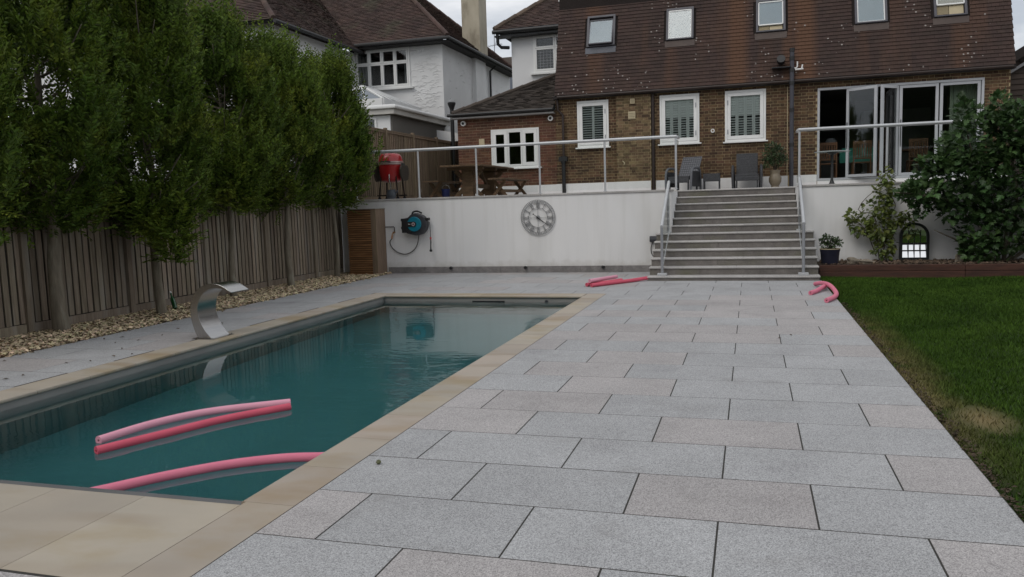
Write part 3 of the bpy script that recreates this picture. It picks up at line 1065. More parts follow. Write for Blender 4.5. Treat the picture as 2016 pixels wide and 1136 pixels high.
# foam noodles
def hollow_tube(m_, pts, R, r, n=14):
    pts = [Vector(p) for p in pts]
    k = len(pts)
    prev = None
    rings = []
    for i, p in enumerate(pts):
        d = (pts[min(i + 1, k - 1)] - pts[max(i - 1, 0)]).normalized()
        s = d.cross(Vector((0, 0, 1))).normalized() if prev is None else (prev - d * prev.dot(d)).normalized()
        prev = s
        u = d.cross(s)
        rings.append([[p + (s * math.cos(2 * PI * q / n) + u * math.sin(2 * PI * q / n)) * rad for q in range(n)] for rad in (R, r)])
    vs, fs = [], []
    for a, b in rings:
        vs += a + b
    for i in range(k - 1):
        for q in range(n):
            q2 = (q + 1) % n
            o1, o2 = i * 2 * n, (i + 1) * 2 * n
            fs.append((o1 + q, o1 + q2, o2 + q2, o2 + q))
            fs.append((o1 + n + q, o2 + n + q, o2 + n + q2, o1 + n + q2))
    for i in (0, k - 1):
        for q in range(n):
            q2 = (q + 1) % n
            o1 = i * 2 * n
            f = (o1 + q, o1 + n + q, o1 + n + q2, o1 + q2)
            fs.append(f if i == 0 else f[::-1])
    m_.add(vs, fs)


def noodle(pts, m_, label, n=28, group='pink foam pool noodles', R=.034):
    mb_ = MB()
    hollow_tube(mb_, spline(pts, n), R, .010)
    o_ = mb_.build('pool_noodle', m_, smooth=True)
    set_props(o_, label, 'pool noodle', group)
    return o_


zf = WL + .018
noodle([(-4.514, 4.543, zf), (-4.427, 5.005, zf), (-4.206, 5.409, zf), (-3.715, 5.794, zf)], PALE_FOAM, 'paler pink foam noodle floating behind a redder one in the middle of the pool')
noodle([(-4.331, 4.331, zf), (-4.139, 4.774, zf), (-3.946, 5.217, zf), (-3.638, 5.660, zf)], RED_FOAM, 'redder pink noodle floating in front of the paler one in the pool')
noodle([(-3.74, 3.60, zf), (-3.66, 3.70, zf), (-3.47, 3.97, zf), (-3.21, 4.25, zf), (-2.92, 4.44, zf), (-2.66, 4.52, zf)], PINK, 'nearest pink noodle floating between the near edge and right coping of the pool', n=30)
noodle([(-2.69, 13.88, .036), (-2.42, 14.28, .036), (-2.12, 14.70, .036), (-1.84, 15.03, .052)], RED_FOAM, 'long red noodle on the paving reaching to the foot of the steps', n=16)
noodle([(-2.80, 13.98, .036), (-2.68, 14.16, .040), (-2.52, 14.38, .038), (-2.30, 14.80, .036)], RED_FOAM, 'short ended noodle mostly hidden behind the long red noodle near the steps', n=14)
noodle([(-2.74, 13.98, .104), (-2.62, 14.25, .104), (-2.52, 14.6, .095), (-2.42, 14.95, .085)], PALE_FOAM, 'pale pink noodle lying on top of the red noodles left of the steps', n=14)
noodle([(.87, 12.80, .036), (.98, 13.10, .036), (1.10, 13.42, .060), (1.16, 13.75, .036)], PINK, 'straight pink noodle lying by the lawn edge under a bent one', n=16)
noodle([(1.03, 14.10, .036), (1.12, 13.80, .08), (1.19, 13.35, .09), (1.235, 12.9, .036), (1.17, 12.35, .036), (1.02, 11.90, .036)], PINK,
       'bent pink noodle with a pale end beside the lawn', n=26)

# fallen leaves, nut and small litter
DEB = [(-6.81, 5.81), (-7.69, 6.57), (-6.86, 6.57), (-6.68, 6.71), (-6.64, 6.99), (-7.3, 7.73), (-6.51, 7.12), (-7.13, 7.92), (-7.28, 8.8), (-7.84, 7.07),
       (-6.79, 5.99), (-7.54, 8.1), (-7.69, 7.97), (-6.9, 7.4), (-7.1, 8.3), (-6.95, 9.3), (.42, 9.1), (.30, 8.9)]
for i, (x, y) in enumerate(DEB):
    s = random.uniform(.018, .034)
    mb = MB()
    a = random.uniform(0, PI)
    ca, sa = math.cos(a), math.sin(a)
    pts2 = [(s, 0, .004), (.3 * s, .5 * s, .013), (-s, .1 * s, .003), (-.2 * s, -.5 * s, .010), (0, 0, .016)]
    mb.add([(x + px_ * ca - py_ * sa, y + px_ * sa + py_ * ca, z_ + .002) for px_, py_, z_ in pts2], [(0, 1, 4), (1, 2, 4), (2, 3, 4), (3, 0, 4)])
    o = mb.build('fallen_leaf', DEBRIS)
    where = 'scattered on the granite strip left of the pool' if x < 0 else 'on the paving halfway to the steps'
    set_props(o, 'small curled brown dead leaf ' + where, 'leaf', 'dead leaves ' + where)
mb = MB()
mb.lathe(-2.13, 4.22, [(.004, .001), (.013, .006), (.016, .014), (.011, .024), (.003, .028)], 10)
o = mb.build('acorn', mat('olive_nut', (0.10, 0.11, 0.04), (0.07, 0.07, 0.03), 30, rough=.5), smooth=True)
set_props(o, 'small greenish nut lying on the near paving beside the sandstone coping', 'nut')

# green bottle leaning by the second tree
bt = thing('green_bottle', 'green glass bottle with a pale cap tipped head up on the gravel', 'bottle', (-8.72, 10.50, .03))
ax = Vector((-.45, .25, .86)).normalized()
c0 = Vector((-8.70, 10.50, .035))
mb = MB()
prof = [(0.036, 0.0), (.038, .01), (.038, .15), (.030, .185), (.016, .215), (.014, .275)]
mb.tube([c0 + ax * h for _, h in prof], [r for r, _ in prof], 14)
mb.build('bottle_body', BOTTLE, bt, smooth=True)
mb = MB()
mb.tube([c0 + ax * .272, c0 + ax * .300], .0165, 12)
mb.build('cap', WHITE_PAINT, bt)

# ================================================================== RETAINING WALL AND STEPS
wall = thing('retaining_wall', 'white rendered retaining wall below the house terrace', 'wall', (-3, 17.0, 0))
mb = MB()
mb.box(-9.9, -1.56, YW, YW + .22, -.1, TZ - .028)
mb.box(-1.56 - .22, -1.56, YW + .22, 18.45, -.1, TZ - .028)
mb.build('wall_panel', WHITE_WALL, wall)
mb = MB()
mb.box(.92, 10.0, YW, YW + .22, -.1, TZ - .028)
mb.box(.92, .92 + .22, YW + .22, 18.45, -.1, TZ - .028)
mb.build('wall_panel', WHITE_WALL, wall)
for (a, b) in ((-9.9, -1.54), (.90, 10.0)):
    n_ = round((b - a) / .9)
    for i in range(n_):
        x0 = a + (b - a) / n_ * i + .002
        x1 = a + (b - a) / n_ * (i + 1) - .002
        mb = MB()
        mb.box(x0, x1, YW - .025, YW + .32, TZ - .028, TZ + .012)
        mb.build('coping_slab', STEPSTONE, wall, bevel=.005)
x = -7.99
while x < -1.87:
    x1 = min(x + .9, -1.86)
    mb = MB()
    mb.box(x + .002, x1 - .002, YW - .022, YW - .001, -.01, .14)
    mb.build('skirting_slab', SKIRT, wall, bevel=.002)
    x += .9
for i, x in enumerate((-6.45, -4.71, -3.0)):
    wl = thing('step_light', ['small black round light low on the white wall, left of three', 'small black round light low on the white wall, middle of three',
                              'small black round light low on the white wall, nearest the steps'][i], 'wall light', (x, YW - .03, .09), 'three low wall lights')
    mb = MB()
    mb.disc((x, .115), .034, YW - .075, YW - .023, 16)
    mb.build('housing', BLACK, wl, smooth=True)
    mb = MB()
    mb.disc((x + .004, .142), .016, YW - .060, YW - .026, 10)
    mb.build('lens', WHITE_PAINT if i else ALU, wl)

steps = thing('garden_steps', 'flight of twelve grey granite steps up to the house terrace', 'steps', (-.33, 15.5, 0))
NST, RZ0, RZ, TD = 12, .082, .1462, .30
cuts = {0: [.62, 1.72, 2.72], 1: [.66, 1.60, 2.58]}
for k in range(NST):
    y0 = 15.0 + TD * k
    z = RZ0 + RZ * k
    wide = k < 6
    x0, x1 = (-1.85, 1.18) if wide else (-1.56, .92)
    zb = -.01 if k == 0 else RZ0 + RZ * (k - 1) + .0
    # risers in three pieces
    cs = [x0] + [v - 1.85 for v in ([.95, 2.0] if k % 2 else [1.25, 2.3])] + [x1]
    for a, b in zip(cs[:-1], cs[1:]):
        mb = MB()
        mb.box(a + .0015 + (.012 if a == x0 else 0), b - .0015 - (.012 if b == x1 else 0), y0, y0 + .045, zb, z - .034)
        mb.build('riser_slab', RISER, steps, bevel=.0015)
    cs = [x0] + [v - 1.85 for v in cuts[k % 2] if x0 + .15 < v - 1.85 < x1 - .15] + [x1]
    yend = y0 + TD + .04 if k not in (5, NST - 1) else (YW if k == 5 else 18.62)
    for a, b in zip(cs[:-1], cs[1:]):
        mb = MB()
        zt = z
        p = [(yend, zt - .034), (y0 - .012, zt - .034), (y0 - .022, zt - .028), (y0 - .026, zt - .017), (y0 - .022, zt - .006), (y0 - .012, zt), (yend, zt)]
        mb.prism(p, 0, a + .002, b - .002)
        mb.build('tread_slab', STEPSTONE, steps)
mb = MB()
for k in range(NST):
    y0 = 15.045 + TD * k
    zt = RZ0 + RZ * k - .036
    wide = k < 6
    x0, x1 = (-1.835, 1.165) if wide else (-1.558, .918)
    mb.box(x0, x1, y0, (YW - .001 if k < 6 else 18.6), -.05 if k == 0 else RZ0 + RZ * (k - 1) - .036, zt)
mb.build('step_core', SKIRT, steps)

terr = MB()
terr.box(-9.9, -1.78, YW + .22, YH + .02, -.04, TZ - .004)
terr.box(1.14, 10.0, YW + .22, YH + .02, -.04, TZ - .004)
terr.box(-1.78, 1.14, 18.6, YH + .02, -.04, TZ - .004)
o = terr.build('terrace_paving', STEPSTONE)
set_props(o, 'raised paved terrace between the white wall and the house', kind='structure')


# ---- railings
def rail(label, x0, x1, posts, ret_x, ret_side):
    r = thing('terrace_railing', label, 'railing', ((x0 + x1) / 2, YW + .06, TZ))
    zr = 2.775
    mb_ = MB()
    pts_ = [(x0, YW + .06, zr), (x1, YW + .06, zr)]
    mb_.tube(pts_, .033, 12)
    mb_.build('handrail', ALU, r, smooth=True)
    mb_ = MB()
    mb_.tube([(ret_x, YW + .06, zr), (ret_x, YW + .50, zr)], .030, 12)
    mb_.build('handrail', ALU, r, smooth=True)
    for x_ in posts:
        mb_ = MB()
        mb_.tube([(x_, YW + .06, TZ + .012), (x_, YW + .06, zr - .03)], .022, 10)
        mb_.build('post', ALU, r, smooth=True)
        mb_ = MB()
        mb_.lathe(x_, YW + .06, [(.045, TZ + .012), (.045, TZ + .024), (.023, TZ + .026)], 14)
        mb_.build('post_foot', ALU, r)
    ps = sorted(posts)
    for a, b in zip(ps[:-1], ps[1:]):
        mb_ = MB()
        mb_.box(a + .05, b - .05, YW + .054, YW + .066, TZ + .06, zr - .06)
        mb_.build('glass_panel', GLASS, r)
    mb_ = MB()
    mb_.box(ret_x - .005, ret_x + .005, YW + .10, YW + .48, TZ + .06, zr - .06)
    mb_.build('glass_panel', GLASS, r)
    return r


rail('long white tube and glass railing along the terrace left of the steps', -9.0, -1.45, [-8.75, -7.18, -5.80, -4.36, -2.94, -1.47], -1.45, 1)
rail('tube and glass railing along the terrace right of the steps behind the bush', .90, 7.4, [.92, 2.5, 4.1, 5.7, 7.3], .90, -1)


def stair_rail(label, x, topx):
    r = thing('stair_railing', label, 'railing', (x, 15.12, .23))
    zb = RZ0
    a = Vector((x, 15.10, 1.0))
    b = Vector((topx, 16.95, 1.86))
    mb_ = MB()
    mb_.tube([a, b], .032, 12)
    mb_.build('handrail', ALU, r, smooth=True)
    mb_ = MB()
    mb_.tube([(x, 15.12, zb + .04), (x, 15.12, .985)], .026, 12)
    mb_.build('post', ALU_DARK, r, smooth=True)
    mb_ = MB()
    mb_.box(x - .085, x + .085, 15.05, 15.19, zb + .001, zb + .048)
    mb_.build('post_foot', ALU, r, bevel=.004)
    mb_ = MB()
    mb_.tube([(topx, 16.72, .82), (topx, 16.72, 1.72)], .024, 12)
    mb_.build('post', ALU_DARK, r, smooth=True)
    mb_ = MB()
    mb_.box(topx - .06, topx + .06, 16.66, 16.78, RZ0 + RZ * 5 + .001, RZ0 + RZ * 5 + .03)
    mb_.build('post_foot', ALU, r, bevel=.004)
    mb_ = MB()
    x_ = x
    p = [(15.17, .20), (15.17, .93), (16.67, 1.66), (16.67, .90)]
    mb_.prism([(q[0], q[1]) for q in p], 0, x_ - .006, x_ + .006)
    mb_.build('glass_panel', GLASS, r)
    mb_ = MB()
    mb_.bar((x_, 15.165, .20), (x_, 16.67, .90), .014)
    mb_.build('glass_channel', ALU, r)
    return r


stair_rail('sloping tube handrail on the left side of the steps', -1.585, -1.62)
stair_rail('sloping tube handrail on the right side of the steps', .905, .925)

# ---- slatted cabinet
cab = thing('slatted_cabinet', 'cedar slatted cabinet in the corner by the white wall', 'cabinet', (-8.37, 16.72, 0))
cx0, cx1, cy0, cy1, cz = -8.76, -8.03, 16.36, 16.84, 1.47
mb = MB()
mb.box(cx0 + .02, cx1 - .012, cy0 + .03, cy1, 0, cz)
mb.build('carcass', mat('dark_cabinet_timber', (0.05, 0.025, 0.012), (0.04, 0.02, 0.01), 5, rough=.9), cab)
sl = MB()
sl.box(-.29, .29, -.014, .011, 0, .036)
slm = sl.mesh('slat')
slm.materials.append(CEDAR)
for i in range(29):
    link('slat', slm, ((cx0 + .31), cy0 + .016 + random.uniform(-.003, .003), .012 + i * .0502), cab)
for (a, b) in ((cx1 - .125, cx1 - .065), (cx1 - .060, cx1)):
    mb = MB()
    mb.box(a, b, cy0 + .002, cy0 + .030, 0, cz)
    mb.build('corner_board', FENCE_NEW, cab, bevel=.002)
mb = MB()
mb.box(cx0 - .005, cx1 + .01, cy0 - .01, cy1, cz + .001, cz + .022)
mb.build('lid', FENCE_NEW, cab)
mb = MB()
mb.box(cx1 - .011, cx1 + .001, cy0 + .032, cy1, 0, cz)
mb.build('side_board', FENCE_NEW, cab)

# ---- tap and pipe
tap = thing('garden_tap', 'dark pipe with a brass tap on the white wall beside the cabinet', 'tap', (-7.85, YW, .9))
mb = MB()
mb.tube([(-8.02, YW - .035, 1.065), (-7.81, YW - .035, 1.065), (-7.795, YW - .035, 1.05), (-7.795, YW - .035, .95)], .011, 8)
mb.build('pipe', BROWN_PIPE, tap, smooth=True)
mb = MB()
mb.tube([(-7.795, YW - .035, .955), (-7.80, YW - .05, .93), (-7.83, YW - .09, .91), (-7.835, YW - .09, .84)], .014, 8)
mb.box(-7.83, -7.76, YW - .075, YW - .06, .935, .955)
mb.build('spigot', BRASS, tap, smooth=True)
mb = MB()
mb.tube([(-7.835, YW - .09, .875), (-7.845, YW - .09, .80)], .017, 8)
mb.build('hose_connector', mat('orange_plastic', (0.5, 0.2, 0.08), None, 5, rough=.5), tap, smooth=True)

# ---- hose reel
reel = thing('hose_reel', 'black wall mounted hose reel with a teal drum cover', 'hose reel', (-7.22, YW, .85))
hx, hz = -7.19, 1.12
mb = MB()
body = [(hx + .25 * math.cos(a), hz - .01 + .245 * math.sin(a)) for a in [math.radians(d) for d in range(-100, 66, 14)]]
body += [(hx - .02, hz + .25), (hx - .14, hz + .20), (hx - .19, hz + .15), (hx - .30, hz + .13), (hx - .30, hz - .15), (hx - .22, hz - .21)]
mb.prism(body, 1, YW - .20, YW - .025)
mb.build('casing', DARKGREY, reel, bevel=.012)
mb = MB()
mb.box(hx - .335, hx - .10, YW - .235, YW - .19, hz - .19, hz + .13)
mb.box(hx - .355, hx - .30, YW - .225, YW - .05, hz + .07, hz + .13)
mb.box(hx - .355, hx - .30, YW - .225, YW - .05, hz - .11, hz - .05)
mb.build('hinge_bracket', BLACK, reel, bevel=.006)
mb = MB()
mb.disc((hx - .03, hz), .165, YW - .245, YW - .19, 32)
mb.build('drum_cover', TEAL, reel, bevel=.01)
mb = MB()
mb.box(hx - .24, hx - .02, YW - .262, YW - .244, hz - .055, hz + .055)
mb.disc((hx - .03, hz), .060, YW - .262, YW - .243, 20)
mb.build('drum_bar', BLACK, reel, bevel=.004)
mb = MB()
mb.disc((hx - .035, hz), .040, YW - .275, YW - .26, 18)
mb.build('hub', mat('pinkish_grey_plastic', (0.45, 0.36, 0.37), None, 5, rough=.5), reel)
mb = MB()
mb.disc((hx - .030, hz + .002), .018, YW - .279, YW - .274, 12)
mb.build('hub_cap', BLACK, reel)
mb = MB()
for i, w in enumerate((.011, .007, .009, .005, .006)):
    mb.box(hx - .155 + i * .013, hx - .155 + i * .013 + w, YW - .2655, YW - .2615, hz - .004, hz + .013 - i * .002)
mb.build('maker_mark', WHITE_PAINT, reel)
mb = MB()
mb.tube(spline([(hx - .12, YW - .12, hz + .20), (hx - .09, YW - .12, hz + .268), (hx + .02, YW - .12, hz + .285), (hx + .12, YW - .12, hz + .24)], 10), .020, 8)
mb.build('carry_handle', BLACK, reel, smooth=True)
mb = MB()
mb.box(hx + .19, hx + .30, YW - .19, YW - .08, hz + .07, hz + .135)
mb.build('hose_guide', BLACK, reel, bevel=.008)
hz_ = [(-6.90, 1.17), (-6.885, 1.08), (-6.88, .95), (-6.88, .82)]
mb = MB()
mb.tube([(x, YW - .12, z) for x, z in hz_], .009, 8)
mb.build('hose_end', RUBBER, reel, smooth=True)
mb = MB()
mb.tube([(-6.88, YW - .12, .82), (-6.88, YW - .12, .77)], .021, 10)
mb.build('stopper', mat('red_plastic', (0.5, 0.06, 0.07), None, 5, rough=.5), reel, smooth=True)
mb = MB()
mb.tube([(-6.88, YW - .12, .77), (-6.88, YW - .12, .70), (-6.885, YW - .12, .62), (-6.885, YW - .12, .53)], [.010, .016, .014, .018], 8)
mb.lathe(-6.885, YW - .12, [(.02, .49), (.033, .50), (.033, .53), (.018, .545)], 12)
mb.build('spray_nozzle', BLACK, reel, smooth=True)
mb = MB()
mb.tube(spline([(-7.845, YW - .08, .80), (-7.91, YW - .06, .73), (-7.89, YW - .04, .62), (-7.77, YW - .03, .50), (-7.56, YW - .03, .435), (-7.36, YW - .03, .51), (-7.24, YW - .05, .66), (-7.17, YW - .09, .88)], 30), .0105, 8)
mb.build('supply_hose', RUBBER, reel, smooth=True)

# ---- clock
ck = thing('wall_clock', 'large grey skeleton clock with Roman numerals on the white wall', 'clock', (-4.405, YW, .82))
kx, kz, kr = -4.405, 1.195, .383
ky0, ky1 = YW - .035, YW - .020


def ring(m_, r0, r1, n=64, ya=ky0, yb=ky1):
    vs, fs = [], []
    for i in range(n):
        a = 2 * PI * i / n
        c, s = math.cos(a), math.sin(a)
        for r, yv in ((r0, ya), (r1, ya), (r1, yb), (r0, yb)):
            vs.append((kx + r * c, yv, kz + r * s))
    for i in range(n):
        j = (i + 1) % n
        for q in range(4):
            fs.append((4 * i + q, 4 * i + (q + 1) % 4, 4 * j + (q + 1) % 4, 4 * j + q))
    m_.add(vs, fs)


for r0, r1 in ((kr - .009, kr), (.320, .327), (.206, .211)):
    mb = MB()
    ring(mb, r0, r1)
    mb.build('clock_ring', CLOCKMETAL, ck, smooth=True)
mb = MB()
for i in range(60):
    a = 2 * PI * i / 60
    d = Vector((math.sin(a), 0, math.cos(a)))
    w = .009 if i % 5 == 0 else .0045
    mb.bar(Vector((kx, YW - .028, kz)) + d * .326, Vector((kx, YW - .028, kz)) + d * .373, w, .010, up=(0, 1, 0))
mb.build('minute_track', CLOCKMETAL, ck)
ROM = ['XII', 'I', 'II', 'III', 'IIII', 'V', 'VI', 'VII', 'VIII', 'IX', 'X', 'XI']
for h, s in enumerate(ROM):
    a = 2 * PI * h / 12
    rad = Vector((math.sin(a), 0, math.cos(a)))
    tan = Vector((math.cos(a), 0, -math.sin(a)))
    wid = {'I': .020, 'V': .044, 'X': .044}
    tot = sum(wid[c] for c in s)
    u = -tot / 2
    mb = MB()
    c0 = Vector((kx, YW - .028, kz))

    def seg(u0, v0, u1, v1, w):
        mb.bar(c0 + tan * u0 + rad * v0, c0 + tan * u1 + rad * v1, w, .010, up=(0, 1, 0))
    lo, hi = .213, .318
    for c in s:
        w = wid[c]
        m_ = u + w / 2
        if c == 'I':
            seg(m_, lo, m_, hi, .009)
        elif c == 'V':
            seg(m_ - .015, hi, m_, lo, .009)
            seg(m_ + .015, hi, m_, lo, .005)
        else:
            seg(m_ - .015, hi, m_ + .015, lo, .009)
            seg(m_ + .015, hi, m_ - .015, lo, .005)
        u += w
    seg(-tot / 2, hi - .004, tot / 2, hi - .004, .005)
    seg(-tot / 2, lo + .004, tot / 2, lo + .004, .005)
    mb.build('numeral', CLOCKMETAL, ck)
for a, b in (((-.213, 0), (-.04, 0)), ((.213, 0), (.04, 0)), ((0, .328), (0, .04)), ((0, -.213), (0, -.04))):
    mb = MB()
    mb.bar((kx + a[0], YW - .028, kz + a[1]), (kx + b[0], YW - .028, kz + b[1]), .005, .008, up=(0, 1, 0))
    mb.build('spoke', CLOCKMETAL, ck)
mb = MB()
mb.disc((kx, kz), .043, YW - .045, YW - .012, 24)
mb.build('hub', CLOCKMETAL, ck, smooth=True)
hd = Vector((.80, 0, -.60)).normalized()
for (l0, l1, w, nm) in ((-.12, .27, .010, 'minute_hand'), (-.0, .17, .018, 'hour_hand')):
    mb = MB()
    d2 = hd if nm == 'minute_hand' else Vector((.77, 0, -.64)).normalized()
    c0 = Vector((kx, YW - .052 - (0 if nm == 'minute_hand' else .006), kz))
    mb.bar(c0 + d2 * l0, c0 + d2 * l1, w, .004, up=(0, 1, 0))
    if nm == 'minute_hand':
        p = c0 + d2 * -.12
        mb.disc((p.x, p.z), .014, c0.y - .003, c0.y + .003, 12)
    mb.build(nm, BLACK, ck)
mb = MB()
mb.disc((kx, kz), .016, YW - .066, YW - .044, 12)
mb.build('pivot', BLACK, ck)

# ---- outdoor socket
so = thing('outdoor_socket', 'grey weatherproof socket box on the wall beside the steps', 'socket', (-1.92, YW, .64))
mb = MB()
mb.box(-2.01, -1.84, YW - .09, YW - .001, .63, .75)
mb.build('socket_box', DARKGREY, so, bevel=.008)
mb = MB()
mb.box(-2.0, -1.85, YW - .098, YW - .09, .68, .74)
mb.build('cover', mat('mid_grey_plastic', (0.10, 0.105, 0.115), None, 5, rough=.5), so)
mb = MB()
mb.tube(spline([(-1.95, YW - .04, .63), (-1.985, YW - .03, .52), (-1.985, YW - .02, .42), (-1.95, YW - .02, .34), (-1.87, YW - .015, .30)], 12), .008, 6)
mb.build('cable', BLACK, so, smooth=True)

# ================================================================== HOUSES
def wall_cells(m_, x0, x1, z0, z1, ya, yb, openings):
    xs_ = sorted({x0, x1, *[o_[0] for o_ in openings], *[o_[1] for o_ in openings]})
    zs_ = sorted({z0, z1, *[o_[2] for o_ in openings], *[o_[3] for o_ in openings]})
    xs_ = [v for v in xs_ if x0 <= v <= x1]
    zs_ = [v for v in zs_ if z0 <= v <= z1]
    for i in range(len(xs_) - 1):
        run = None
        for k in range(len(zs_) - 1):
            cx_, cz_ = (xs_[i] + xs_[i + 1]) / 2, (zs_[k] + zs_[k + 1]) / 2
            solid = not any(o_[0] < cx_ < o_[1] and o_[2] < cz_ < o_[3] for o_ in openings)
            if solid:
                run = (run[0], zs_[k + 1]) if run else (zs_[k], zs_[k + 1])
            if (not solid or k == len(zs_) - 2) and run:
                m_.box(xs_[i], xs_[i + 1], ya, yb, run[0], run[1])
                run = None


def boxes_np(R, depth_in=.02):
    """R: (n,6) x0,x1,y0,y1,z0,z1 -> open-backed boxes"""
    R = np.asarray(R, dtype=float)
    x0, x1, y0, y1, z0, z1 = R.T
    V = np.stack([np.stack(c, 1) for c in ((x0, y0, z0), (x1, y0, z0), (x1, y1, z0), (x0, y1, z0), (x0, y0, z1), (x1, y0, z1), (x1, y1, z1), (x0, y1, z1))], 1)
    F = np.array([(0, 1, 5, 4), (0, 3, 2, 1), (4, 5, 6, 7), (3, 0, 4, 7), (1, 2, 6, 5)])
    n_ = len(R)
    return V.reshape(-1, 3), (np.arange(n_)[:, None, None] * 8 + F[None]).reshape(-1, 4), n_


def brickwork(parent, x0, x1, z0, z1, yf, openings, bond, material, nobj, proud=.007):
    rects = []
    row = 0
    z = z0
    while z < z1 - .02:
        za, zb = z + .006, min(z + .069, z1)
        cs = []
        if bond == 'flemish':
            u = x0 - (0.16875 if row % 2 else 0)
            k = 0
            while u < x1:
                w = .215 if k % 2 == 0 else .1025
                cs.append((u, u + w))
                u += w + .010
                k += 1
        else:
            u = x0 - (.1125 if row % 2 else 0)
            while u < x1:
                cs.append((u, u + .215))
                u += .225
        zc = (za + zb) / 2
        for a, b in cs:
            a, b = max(a, x0), min(b, x1)
            segs = [(a, b)]
            for o_ in openings:
                if o_[2] - .01 < zc < o_[3] + .01:
                    ns = []
                    for (p, q) in segs:
                        if q <= o_[0] or p >= o_[1]:
                            ns.append((p, q))
                        else:
                            if p < o_[0] - .004:
                                ns.append((p, o_[0] - .004))
                            if q > o_[1] + .004:
                                ns.append((o_[1] + .004, q))
                    segs = ns
            for (p, q) in segs:
                if q - p > .03:
                    rects.append((p, q, za, zb))
        z += .075
        row += 1
    whole = [r for r in rects if abs(r[1] - r[0] - .215) < .002 and abs(r[3] - r[2] - .063) < .002]
    whole.sort(key=lambda r: math.hypot((r[0] + r[1]) / 2 - 0, yf) + abs(r[2] - 3.2) * .35)
    chosen = set(whole[:nobj])
    m_ = MB()
    m_.add([(-.1075, 0, 0), (.1075, 0, 0), (.1075, .02, 0), (-.1075, .02, 0), (-.1075, 0, .063), (.1075, 0, .063), (.1075, .02, .063), (-.1075, .02, .063)],
           [(0, 1, 5, 4), (0, 3, 2, 1), (4, 5, 6, 7), (3, 0, 4, 7), (1, 2, 6, 5)])
    me_ = bpy.data.meshes.new('brick')
    me_.from_pydata(m_.v, [], m_.f)
    me_.materials.append(material)
    rest = []
    for r in rects:
        pr = proud + random.uniform(-.003, .004)
        if r in chosen:
            link('brick', me_, ((r[0] + r[1]) / 2, yf - pr, r[2]), parent)
        else:
            rest.append((r[0], r[1], yf - pr, yf + .01, r[2], r[3]))
    if rest:
        V_, F_, n_ = boxes_np(rest)
        me2 = np_mesh('brickwork', V_, F_, material, np.repeat(rng.random(n_), 5))
        set_props(link('brickwork', me2, (0, 0, 0), parent), kind='stuff')


def inside(poly, x, y):
    c = False
    n_ = len(poly)
    for i in range(n_):
        (xa, ya), (xb, yb) = poly[i], poly[(i + 1) % n_]
        if (ya > y) != (yb > y) and x < (xb - xa) * (y - ya) / (yb - ya) + xa:
            c = not c
    return c


